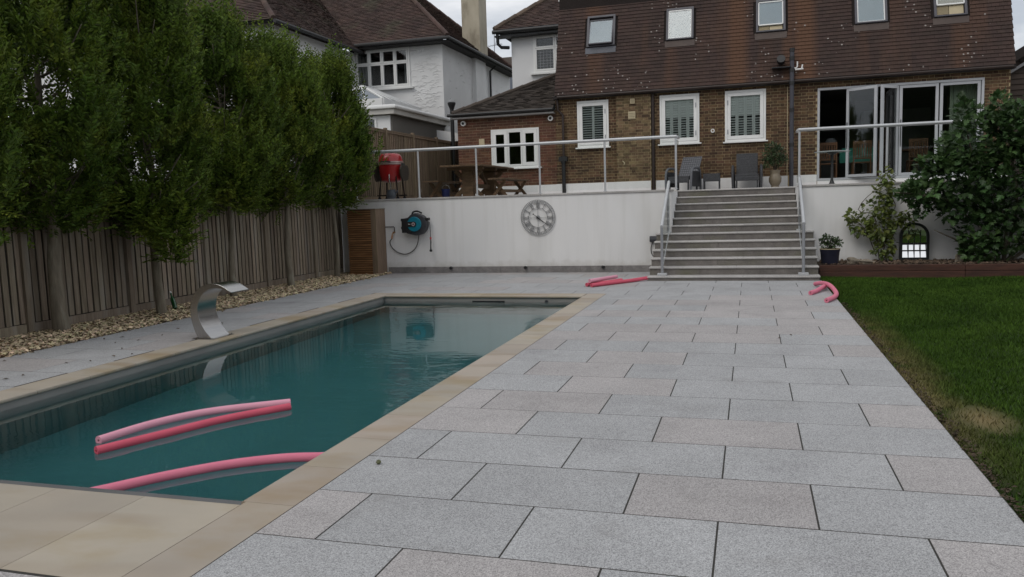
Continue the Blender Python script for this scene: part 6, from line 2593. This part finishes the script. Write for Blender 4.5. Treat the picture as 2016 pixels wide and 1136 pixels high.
blobs = [(4.45, 16.2, 1.68, 1.05, .50, .80), (3.60, 16.1, 1.62, .80, .42, .52), (5.4, 16.2, 1.7, 1.0, .5, 1.1), (4.0, 16.1, 2.35, .70, .42, .55), (3.05, 16.05, 1.50, .45, .30, .22),
         (4.75, 16.1, 2.55, .8, .42, .5), (6.3, 16.2, 1.6, .9, .5, 1.1), (3.95, 16.15, .78, .42, .30, .42), (4.5, 16.15, .62, .35, .25, .28), (3.6, 16.05, 2.78, .16, .14, .36), (4.15, 16.05, 2.9, .18, .16, .30), (3.30, 16.0, 2.25, .12, .12, .26), (2.95, 16.0, 1.20, .16, .14, .14), (3.42, 16.05, 1.12, .20, .16, .16),
         (4.9, 16.05, 2.95, .26, .2, .25), (3.2, 16.05, 1.98, .34, .26, .20), (3.95, 16.2, .40, .34, .25, .20), (2.72, 16.0, 1.46, .20, .18, .10), (5.6, 16.1, 2.8, .4, .3, .3)]
leaf_cloud('foliage', fig, blobs, 8600, FIGLEAF, .108, 'lobed', seed=4, shell=.30, ratio=.95)

# ---- tall hedge added unseen behind the viewpoint, to darken reflections in glass
hg = thing('unseen_hedge', 'tall dark hedge added out of view behind the viewpoint to darken reflections', 'hedge', (-1, -10, 0))
mb = MB()
mb.box(-24, 24, -10.6, -9.6, 0, 7.8)
mb.build('hedge_core', mat('hedge_green', (0.022, 0.035, 0.012), (0.012, 0.020, 0.008), 3, rough=1), hg)
leaf_cloud('foliage', hg, [(-22 + 3.4 * i, -10.1, 4.2 + .4 * math.sin(i * 2.1), 2.2, .9, 4.4) for i in range(14)], 16000, LEAF, .14, 'simple', seed=77, shell=.8)

# ---- climber beside it
cl = thing('climbing_shrub', 'yellow green leafy climber trained up the white wall left of the arched mirror', 'shrub', (2.38, 16.55, .22))
mb = MB()
CB = [((2.36, 16.62, .2), (2.30, 16.6, .7), (2.25, 16.62, 1.1), (1.98, 16.62, 1.15), (2.05, 16.62, 1.35), (2.25, 16.62, 1.55), (2.42, 16.64, 1.85)),
      ((2.40, 16.62, .2), (2.48, 16.6, .8), (2.52, 16.62, 1.25), (2.46, 16.64, 1.65)), ((2.42, 16.6, .2), (2.62, 16.55, .8), (2.80, 16.6, 1.1), (2.92, 16.6, .85)),
      ((2.30, 16.6, .3), (2.1, 16.55, .8), (1.85, 16.6, 1.05)), ((2.5, 16.62, 1.5), (2.62, 16.66, 1.28), (2.60, 16.66, 1.15))]
for b in CB:
    mb.tube(spline(b, 12), .011, 6, r_end=.004)
mb.build('stems', TWIG, cl, smooth=True)
blobs = [(2.36, 16.55, .86, .25, .15, .28), (2.42, 16.55, .48, .18, .12, .24), (2.02, 16.58, .90, .22, .10, .20), (1.86, 16.6, 1.06, .12, .08, .10), (2.60, 16.55, 1.0, .17, .10, .16),
         (2.80, 16.58, .98, .16, .08, .14), (2.40, 16.60, 1.48, .17, .10, .22), (2.45, 16.60, 1.78, .12, .08, .17), (2.40, 16.58, 1.22, .16, .10, .12), (2.90, 16.56, .72, .10, .06, .06), (2.12, 16.6, 1.28, .09, .05, .08)]
leaf_cloud('foliage', cl, blobs, 1050, VINELEAF, .092, 'oval', seed=9, shell=.15, bias=(0, -.2, -.35), ratio=.62)

# ---- raised bed
bed = thing('raised_bed', 'raised bed edged with red brown sleepers below the right hand wall', 'raised bed', (4, 16.3, 0))
mb = MB()
mb.box(1.22, 9.5, 15.78, 16.84, -.04, .190)
mb.build('bed_soil', SOIL, bed)
x = 1.21
while x < 9.3:
    w = 2.4
    for (a, b) in ((-.03, .098), (.102, .212)):
        mb = MB()
        mb.box(x + .003, x + w - .003, 15.66, 15.775, a, b)
        mb.build('sleeper', SLEEPER, bed, bevel=.008)
    x += w
n = 1500
V, F, R_ = pebbles(n, 1.3 + rng.random(n) * 6, 15.82 + rng.random(n) * 1.0, .203 + rng.random(n) * .014, .012, .04, 0)
me = np_mesh('bed_litter', V, F, mat('bed_litter', (0.13, 0.09, 0.06), (0.08, 0.055, 0.038), 20, rough=1, rnd=.6), R_)
o = link('bed_litter', me, (0, 0, 0), bed)
o['kind'] = 'stuff'


def rock(label, c, s, material, seed, name='garden_stone', cat='stone', grp=None):
    rs = random.Random(seed)
    bm_ = bmesh.new()
    bmesh.ops.create_icosphere(bm_, subdivisions=3, radius=1)
    for v_ in bm_.verts:
        n_ = .18 * math.sin(v_.co.x * 3 + seed) + .15 * math.sin(v_.co.y * 4.1 + seed * 2) + .14 * math.sin(v_.co.z * 5 + v_.co.x * 2)
        v_.co *= 1 + n_ + rs.uniform(-.03, .03)
        v_.co = Vector((v_.co.x * s[0], v_.co.y * s[1], max(v_.co.z, -.6) * s[2]))
    me_ = bpy.data.meshes.new(name)
    bm_.to_mesh(me_)
    bm_.free()
    me_.materials.append(material)
    o_ = link(name, me_, (c[0], c[1], c[2] + s[2] * .5))
    return set_props(o_, label, cat, grp)


rock('mottled pale stone lying in the raised bed between the blue pot and the climber', (1.86, 16.15, .205), (.12, .09, .075), STONE, 3)
rock('low broad stone in the raised bed against the foot of the climber', (2.06, 16.18, .205), (.17, .09, .05), STONE, 8)
rock('upright pale stone in the raised bed under the dark bush', (3.62, 16.2, .205), (.06, .05, .11), STONE, 5)
rock('squat stone half hidden under the dark bush in the raised bed', (3.85, 16.2, .205), (.12, .08, .06), STONE, 6)

# ---- arched mirror
mr_ = thing('arched_mirror', 'black arched window mirror standing in the bed against the white wall', 'mirror', (2.97, 16.70, .21))
mw0, mw1, mzb, mzt = 2.72, 3.23, .215, .92
yb_, yf_ = 16.775, 16.70
rc = (mw1 - mw0) / 2
mcx = (mw0 + mw1) / 2
zs = mzt - rc


def arch(r, n=20):
    return [(mcx + r * math.cos(a), zs + r * math.sin(a)) for a in [PI * i / n for i in range(n + 1)]]


o_pts = [(mw1, mzb)] + arch(rc) + [(mw0, mzb)]
i_r = rc - .048
i_pts = [(mcx + i_r, mzb + .048)] + arch(i_r) + [(mcx - i_r, mzb + .048)]
mb = MB()
vs = [(x, yf_ - .012, z) for x, z in o_pts] + [(x, yf_ - .012, z) for x, z in i_pts] + [(x, yb_, z) for x, z in o_pts] + [(x, yb_, z) for x, z in i_pts]
k = len(o_pts)
fs = []
for i in range(k):
    j = (i + 1) % k
    fs += [(i, j, k + j, k + i), (2 * k + i, 3 * k + i, 3 * k + j, 2 * k + j), (i, 2 * k + i, 2 * k + j, j), (k + i, k + j, 3 * k + j, 3 * k + i)]
mb.add(vs, fs)
mb.build('frame', mat('black_mirror_frame', (0.015, 0.017, 0.018), None, 5, rough=.5), mr_, bevel=.003)
zsp = mzb + .048 + .27
up_pts = [(mcx + i_r, zsp)] + arch(i_r) + [(mcx - i_r, zsp)]
mb = MB()
mb.prism(up_pts, 1, yf_ + .012, yf_ + .018)
mb.build('mirror_pane', MIRROR, mr_)
mb = MB()   # lower pane given a backward tilt so that it mirrors bright sky
tz = zsp - (mzb + .048)
mb.add([(mcx - i_r, yf_ + .004, mzb + .048), (mcx + i_r, yf_ + .004, mzb + .048), (mcx + i_r, yf_ + .036 + .03, zsp), (mcx - i_r, yf_ + .036 + .03, zsp)], [(0, 1, 2, 3)])
mb.build('mirror_pane', MIRROR, mr_)
mb = MB()
xi0, xi1 = mcx - i_r, mcx + i_r
for q in (1, 2, 3):
    x = xi0 + (xi1 - xi0) * q / 4
    ztop_ = zs + math.sqrt(max(0, i_r ** 2 - (x - mcx) ** 2)) if q != 2 else zs + .02
    mb.box(x - .006, x + .006, yf_ - .004, yf_ + .010, mzb + .048, ztop_ - (.06 if q != 2 else 0))
for z_ in (mzb + .048 + .135, mzb + .048 + .27):
    mb.box(xi0, xi1, yf_ - .007, yf_ - .004 + .0, z_ - .007, z_ + .007)
for (a_, b_, c_) in ((xi0 + (xi1 - xi0) * .25, xi0 + (xi1 - xi0) * .5, 1), (xi0 + (xi1 - xi0) * .5, xi0 + (xi1 - xi0) * .75, 1)):
    mid = (a_ + b_) / 2
    mb.tube([(a_, yf_ + .003, zs), (a_ + .02, yf_ + .003, zs + .08), (mid, yf_ + .003, zs + .14)], .005, 5)
    mb.tube([(b_, yf_ + .003, zs), (b_ - .02, yf_ + .003, zs + .08), (mid, yf_ + .003, zs + .14)], .005, 5)
mb.build('glazing_bars', mat('black_mirror_frame', (0.015, 0.017, 0.018)), mr_)

# ---- blue pot and its plant at the foot of the steps
pot = thing('blue_plant_pot', 'dark blue glazed pot with a small dark shrub at the right foot of the steps', 'potted plant', (1.43, 16.1, .21))
mb = MB()
mb.lathe(1.43, 16.1, [(.145, .21), (.160, .30), (.170, .42), (.180, .455), (.183, .475), (.168, .478), (.160, .45), (.05, .45)], 28)
mb.build('pot', NAVYPOT, pot, smooth=True)
mb = MB()
mb.lathe(1.43, 16.1, [(.182, .478), (.188, .483), (.186, .492), (.168, .492), (.166, .478)], 28)
mb.build('rim', CREAM, pot, smooth=True)
mb = MB()
for i in range(14):
    a = i * 2.4
    mb.tube([(1.43, 16.1, .44), (1.43 + .06 * math.cos(a), 16.1 + .06 * math.sin(a), .56), (1.43 + .17 * math.cos(a), 16.1 + .13 * math.sin(a), .66 + .04 * math.sin(i))], .005, 4)
mb.build('stems', TWIG, pot)
leaf_cloud('foliage', pot, [(1.43, 16.1, .60, .19, .16, .10), (1.38, 16.1, .66, .15, .12, .07), (1.50, 16.1, .58, .15, .12, .07)], 330, OLIVELEAF, .055, 'oval', seed=14, shell=.1, ratio=.5)

# ================================================================== TERRACE FURNITURE
TF = TZ   # terrace floor


def rattan_chair(name, label, loc, rz, recline, lit):
    M1 = RATTAN_LIT if lit else RATTAN
    c = thing(name, label, 'armchair', (loc[0], loc[1], TF), 'dark rattan chairs against the house wall')
    w = .28
    m_ = MB()

    def B(m2, x0, x1, y0, y1, z0, z1):
        ca, sa = math.cos(rz), math.sin(rz)
        cx_, cy__ = (x0 + x1) / 2, (y0 + y1) / 2
        m2.obox((loc[0] + cx_ * ca - cy__ * sa, loc[1] + cx_ * sa + cy__ * ca, TF + (z0 + z1) / 2), (ca, sa, 0), (-sa, ca, 0), (0, 0, 1), (x1 - x0) / 2, (y1 - y0) / 2, (z1 - z0) / 2)

    def Pt(x, y, z):
        ca, sa = math.cos(rz), math.sin(rz)
        return Vector((loc[0] + x * ca - y * sa, loc[1] + x * sa + y * ca, TF + z))
    B(m_, -w, w, -.30, .27, .28, .36)
    B(m_, -w, w, -.31, -.28, .20, .30)
    m_.build('seat', RATTAN, c, bevel=.012)
    m_ = MB()
    a, b = Pt(0, .24, .34), Pt(0, .24 + recline * .3, .34 + .56 * math.cos(recline * .35))
    d = (b - a).normalized()
    m_.obox((a + b) / 2, Vector((math.cos(rz), math.sin(rz), 0)), d, d.cross(Vector((math.cos(rz), math.sin(rz), 0))), w - .02, (b - a).length / 2, .018)
    bk = m_.build('backrest', M1, c, bevel=.012)
    m_ = MB()
    ex = Vector((math.cos(rz), math.sin(rz), 0))
    fn = d.cross(ex)
    if fn.y > 0:
        fn = -fn
    for q in range(9):
        u = (q / 8 - .5) * 2 * (w - .05)
        m_.bar(a + ex * u + fn * .020 + d * .02, b + ex * u + fn * .020 - d * .02, .010, .004, up=tuple(fn))
    for q in range(9):
        t = (q + .5) / 9
        p = a.lerp(b, t) + fn * .022
        m_.bar(p - ex * (w - .04), p + ex * (w - .04), .008, .004, up=tuple(fn))
    m_.build('weave', RATTAN, bk)
    for s in (-1, 1):
        m_ = MB()
        m_.tube(spline([Pt(s * (w + .05), -.30, .0), Pt(s * (w + .06), -.30, .30), Pt(s * (w + .06), -.24, .52), Pt(s * (w + .06), .0, .57), Pt(s * (w + .05), .24, .50), Pt(s * (w + .03), .34, .0)], 22), .030, 8)
        m_.build('armrest', M1, c, smooth=True)
        m_ = MB()
        B(m_, s * (w + .045) - .012, s * (w + .045) + .012, -.26, .26, .10, .48)
        m_.build('side_panel', RATTAN, c)
        for yy_ in (-.27, .24):
            m_ = MB()
            B(m_, s * (w - .03) - .018, s * (w - .03) + .018, yy_ - .018, yy_ + .018, 0, .28)
            m_.build('leg', RATTAN, c)
    return c


rattan_chair('rattan_armchair', 'upright dark rattan armchair under the right hand window, beside the beige pot', (-.085, 20.95), 0, .45, False)
rattan_chair('rattan_armchair', 'reclined dark rattan armchair seen through the glass near the railing corner', (-1.62, 20.75), -.35, 1.1, True)
rt = thing('rattan_table', 'small dark rattan side table between the two armchairs', 'side table', (-.93, 20.95, TF))
mb = MB()
mb.box(-1.14, -.73, 20.76, 21.14, TF + .22, TF + .41)
mb.build('table_top', RATTAN, rt, bevel=.01)
for (a, b) in ((-1.12, 20.78), (-.75, 20.78), (-1.12, 21.12), (-.75, 21.12)):
    mb = MB()
    mb.box(a - .016, a + .016, b - .016, b + .016, TF, TF + .22)
    mb.build('leg', RATTAN, rt)
pl = thing('potted_shrub', 'leafy shrub in a beige urn beside the grey soil pipe', 'potted plant', (.58, 20.95, TF))
mb = MB()
mb.lathe(.58, 20.95, [(.10, TF), (.10, TF + .02), (.09, TF + .05), (.145, TF + .15), (.150, TF + .24), (.11, TF + .33), (.105, TF + .36), (.13, TF + .42), (.135, TF + .44), (.11, TF + .44), (.10, TF + .40), (.03, TF + .40)], 26)
mb.build('urn', TERRACOTTA, pl, smooth=True)
mb = MB()
for i in range(9):
    a = i * 2.4
    mb.tube([(.58, 20.95, TF + .38), (.58 + .08 * math.cos(a), 20.95 + .08 * math.sin(a), TF + .62), (.56 + .26 * math.cos(a), 20.95 + .2 * math.sin(a), TF + .85 + .03 * i)], .007, 5)
mb.build('stems', TWIG, pl)
leaf_cloud('foliage', pl, [(.55, 20.95, TF + .82, .28, .22, .20), (.62, 20.95, TF + .68, .24, .2, .16), (.50, 20.95, TF + 1.0, .18, .14, .10), (.38, 20.95, TF + .62, .10, .1, .14)], 850, OLIVELEAF, .07, 'oval', seed=21, shell=.1, ratio=.4)

# picnic table and benches


def trestle(m2, cx_, cy__, z0, z1, half, w=.09):
    m2.bar((cx_ - half, cy__, z0), (cx_ + half, cy__, z1), w, .05, up=(0, 1, 0))
    m2.bar((cx_ + half, cy__ + .055, z0), (cx_ - half, cy__ + .055, z1), w, .05, up=(0, 1, 0))


tb = thing('garden_table', 'long brown timber garden table on crossed legs at the left of the terrace', 'table', (-6.62, 19.5, TF))
for i in range(8):
    a = -7.14 + i * .13
    mb = MB()
    mb.box(a + .003, a + .127, 18.1, 20.9, TF + .735, TF + .775)
    mb.build('plank', OAK, tb, bevel=.004)
mb = MB()
for yy_ in (18.5, 19.5, 20.5):
    mb.box(-7.08, -6.16, yy_ - .04, yy_ + .04, TF + .66, TF + .733)
mb.build('batten', OAK, tb)
for yy_ in (18.65, 20.35):
    mb = MB()
    trestle(mb, -6.62, yy_, TF, TF + .66, .34, .11)
    mb.box(-6.76, -6.48, yy_ - .06, yy_ + .11, TF, TF + .66)
    mb.build('trestle_leg', OAK, tb, bevel=.004)
mb = MB()
mb.bar((-6.62, 18.7, TF + .28), (-6.62, 20.4, TF + .28), .07, .10)
mb.bar((-6.62, 18.9, TF + .30), (-6.62, 19.35, TF + .66), .06, .07)
mb.bar((-6.62, 20.1, TF + .30), (-6.62, 19.65, TF + .66), .06, .07)
mb.build('brace', OAK, tb)


def bench(label, cx_, y0, y1):
    b_ = thing('timber_bench', label, 'bench', (cx_, (y0 + y1) / 2, TF), 'brown benches beside the garden table')
    for i in range(3):
        mb_ = MB()
        mb_.box(cx_ - .20 + i * .134, cx_ - .20 + i * .134 + .128, y0, y1, TF + .40, TF + .44)
        mb_.build('plank', OAK, b_, bevel=.004)
    for yy2 in (y0 + .28, y1 - .28):
        mb_ = MB()
        trestle(mb_, cx_, yy2, TF, TF + .40, .16, .07)
        mb_.build('trestle_leg', OAK, b_)
    mb_ = MB()
    mb_.bar((cx_, y0 + .3, TF + .14), (cx_, y1 - .3, TF + .14), .06, .07)
    mb_.build('brace', OAK, b_)


bench('brown timber bench to the right of the garden table', -5.82, 18.35, 20.75)
bench('brown timber bench to the left of the garden table near the fence', -7.58, 18.6, 20.6)

# kamado barbecue
bq = thing('kamado_barbecue', 'red ceramic egg barbecue with folded side shelves on a wheeled stand', 'barbecue', (-8.36, 18.0, TF))
bx, by = -8.36, 18.0
mb = MB()
mb.lathe(bx, by, [(.17, TF + .42), (.235, TF + .46), (.268, TF + .56), (.286, TF + .72), (.292, TF + .855)], 36)
mb.build('bowl', CERAMIC_RED, bq, smooth=True)
mb = MB()
mb.lathe(bx, by, [(.294, TF + .90), (.288, TF + .96), (.270, TF + 1.02), (.240, TF + 1.075), (.205, TF + 1.10), (.12, TF + 1.112), (.06, TF + 1.115)], 36)
mb.build('lid', CERAMIC_RED, bq, smooth=True)
mb = MB()
mb.lathe(bx, by, [(.300, TF + .838), (.304, TF + .845), (.304, TF + .868), (.298, TF + .875)], 36)
mb.lathe(bx, by, [(.298, TF + .880), (.304, TF + .885), (.304, TF + .910), (.298, TF + .916)], 36)
mb.build('steel_band', mat('dull_pink_steel', (0.5, 0.36, 0.34), None, 5, rough=.4, metal=.5), bq, smooth=True)
mb = MB()
mb.lathe(bx, by, [(.05, TF + 1.112), (.055, TF + 1.135), (.06, TF + 1.14), (.03, TF + 1.15)], 18)
mb.build('top_vent', BLACK, bq, smooth=True)
mb = MB()
mb.tube(spline([(bx - .16, by - .26, TF + .90), (bx - .10, by - .34, TF + .91), (bx + .04, by - .35, TF + .91), (bx + .12, by - .28, TF + .90)], 12), .014, 8)
mb.build('handle', BLACK, bq, smooth=True)
mb = MB()
mb.box(bx - .40, bx - .24, by - .06, by + .12, TF + .80, TF + .90)
mb.box(bx + .25, bx + .33, by - .05, by + .1, TF + .80, TF + .87)
mb.build('hinge', BLACK, bq, bevel=.01)
for s in (-1, 1):
    mb = MB()
    poly = [(by - .17, TF + .82), (by + .17, TF + .82), (by + .23, TF + .74), (by + .24, TF + .60), (by + .16, TF + .46), (by - .12, TF + .44), (by - .22, TF + .56), (by - .24, TF + .72)]
    mb.prism(poly, 0, bx + s * .345 - .018, bx + s * .345 + .018)
    mb.build('side_shelf', mat('dark_shelf_timber', (0.045, 0.032, 0.024), None, 6, rough=.7), bq, bevel=.006)
mb = MB()
for (a, b) in ((-.24, -.2), (.24, -.2), (-.24, .2), (.24, .2)):
    mb.bar((bx + a * .8, by + b * .8, TF + .62), (bx + a, by + b, TF + .06), .028)
mb.box(bx - .28, bx + .28, by - .24, by - .21, TF + .09, TF + .12)
mb.box(bx - .28, bx + .28, by + .21, by + .24, TF + .09, TF + .12)
mb.build('stand', BROWN_PIPE, bq)
for (a, b) in ((-.24, -.2), (.24, -.2), (-.24, .2), (.24, .2)):
    mb = MB()
    mb.disc((bx + a, TF + .04), .036, by + b - .015, by + b + .015, 12)
    mb.build('wheel', BLACK, bq)
mb = MB()
mb.tube(spline([(bx + .09, by - .31, TF + .60), (bx + .10, by - .34, TF + .50), (bx + .12, by - .34, TF + .34), (bx + .12, by - .33, TF + .26)], 10), .014, 8)
mb.build('steel_lifter', STEEL, bq, smooth=True)
bu_ = thing('blue_bucket', 'small blue bucket on the terrace beside the barbecue', 'bucket', (-7.35, 19.0, TF))
mb = MB()
mb.lathe(-7.02 - .33, 19.0, [(.085, TF), (.11, TF + .22), (.115, TF + .22), (.115, TF + .235), (.10, TF + .235), (.08, TF + .02)], 20)
mb.build('bucket_body', BLUEPOT, bu_, smooth=True)
mb = MB()
mb.tube(spline([(-7.46, 19.0, TF + .22), (-7.43, 19.0, TF + .30), (-7.35, 19.0, TF + .33), (-7.27, 19.0, TF + .30), (-7.24, 19.0, TF + .22)], 12), .004, 5)
mb.build('bucket_handle', ALU, bu_)
an_ = thing('coal_scuttle', 'dark pewter coloured pot standing under the barbecue', 'pot', (bx + .12, by - .28, TF))
mb = MB()
mb.lathe(bx + .12, by - .30, [(.08, TF + .01), (.11, TF + .06), (.12, TF + .14), (.10, TF + .20), (.11, TF + .24), (.09, TF + .24)], 18)
mb.build('pot_body', LEAD, an_, smooth=True)
mb = MB()
mb.tube([(bx + .22, by - .30, TF + .14), (bx + .29, by - .31, TF + .21)], .018, 6)
mb.build('spout', LEAD, an_)

# bistro table in front of the bifold
bt_ = thing('pedestal_table', 'round glass topped table on a black pedestal in front of the folding doors', 'table', (1.80, 20.0, TF))
mb = MB()
mb.lathe(1.80, 20.0, [(.17, TF), (.165, TF + .025), (.06, TF + .05), (.045, TF + .10), (.03, TF + .14), (.028, TF + .70), (.12, TF + .755), (.12, TF + .768)], 24)
mb.build('pedestal', BLACK, bt_, smooth=True)
mb = MB()
mb.lathe(1.80, 20.0, [(.385, TF + .770), (.390, TF + .775), (.390, TF + .782), (.385, TF + .786)], 40)
mb.build('glass_top', mat('pale_table_edge', (0.42, 0.46, 0.46), None, 3, rough=.2), bt_)

# furniture in the room


def dining_chair(label, x, y, face):
    c = thing('dining_chair', label, 'chair', (x, y, 1.84), 'pine slatted chairs inside the folding doors')
    z = 1.84
    m_ = MB()
    m_.box(x - .21, x + .21, y - .2, y + .2, z + .42, z + .455)
    m_.build('seat', PINE, c, bevel=.005)
    yb2 = y + face * .2
    m_ = MB()
    for s in (-1, 1):
        m_.box(x + s * .2 - .018, x + s * .2 + .018, yb2 - .018, yb2 + .018, z, z + .98)
    m_.box(x - .2, x + .2, yb2 - .014, yb2 + .014, z + .90, z + .98)
    m_.box(x - .2, x + .2, yb2 - .014, yb2 + .014, z + .52, z + .56)
    m_.build('back_frame', PINE, c, bevel=.004)
    for q in range(6):
        m_ = MB()
        u = x - .15 + q * .06
        m_.box(u - .018, u + .018, yb2 - .008, yb2 + .008, z + .565, z + .895)
        m_.build('slat', PINE, c)
    for s in (-1, 1):
        m_ = MB()
        m_.box(x + s * .19 - .017, x + s * .19 + .017, y - face * .19 - .017, y - face * .19 + .017, z, z + .42)
        m_.build('leg', PINE, c)


dining_chair('pine chair just inside the open left bay of the folding doors', 1.92, 22.6, -1)
dining_chair('pine chair behind the first folded door leaf, in front of the teal cloth', 2.72, 22.5, -1)
dining_chair('pine chair seen through the second folded door leaf', 3.35, 22.8, -1)
dining_chair('pine chair seen through the wide middle pane of the folding doors', 4.05, 22.7, -1)
dt = thing('dining_table', 'dining table inside the folding doors', 'table', (2.6, 23.4, 1.84))
mb = MB()
mb.box(1.5, 4.2, 23.0, 23.9, 2.55, 2.59)
mb.build('table_top', PINE, dt, bevel=.006)
for (a, b) in ((1.58, 23.08), (4.12, 23.08), (1.58, 23.82), (4.12, 23.82)):
    mb = MB()
    mb.box(a - .03, a + .03, b - .03, b + .03, 1.84, 2.55)
    mb.build('leg', PINE, dt)
tc_ = MB()
tc_.box(2.25, 3.15, 22.97, 23.93, 2.593, 2.60)
tc_.box(2.25, 3.15, 22.955, 22.968, 2.30, 2.60)
tc_.box(2.30, 3.12, 22.93, 22.945, 2.60, 2.68)
o = tc_.build('tablecloth', TEALCLOTH)
set_props(o, 'teal cloth hanging over the dining table inside the folding doors', 'tablecloth')
lp = thing('table_lamp', 'dark ribbed lamp with a pale shade on the dining table inside', 'lamp', (2.05, 23.2, 2.59))
mb = MB()
mb.lathe(2.05, 23.2, [(.07, 2.591), (.06, 2.62), (.10, 2.68), (.05, 2.73), (.09, 2.78), (.03, 2.83)], 18)
mb.build('lamp_base', BLACK, lp, smooth=True)
mb = MB()
mb.lathe(2.05, 23.2, [(.15, 2.83), (.14, 2.90), (.09, 2.97)], 20)
mb.build('lamp_shade', CURTAIN, lp, smooth=True)
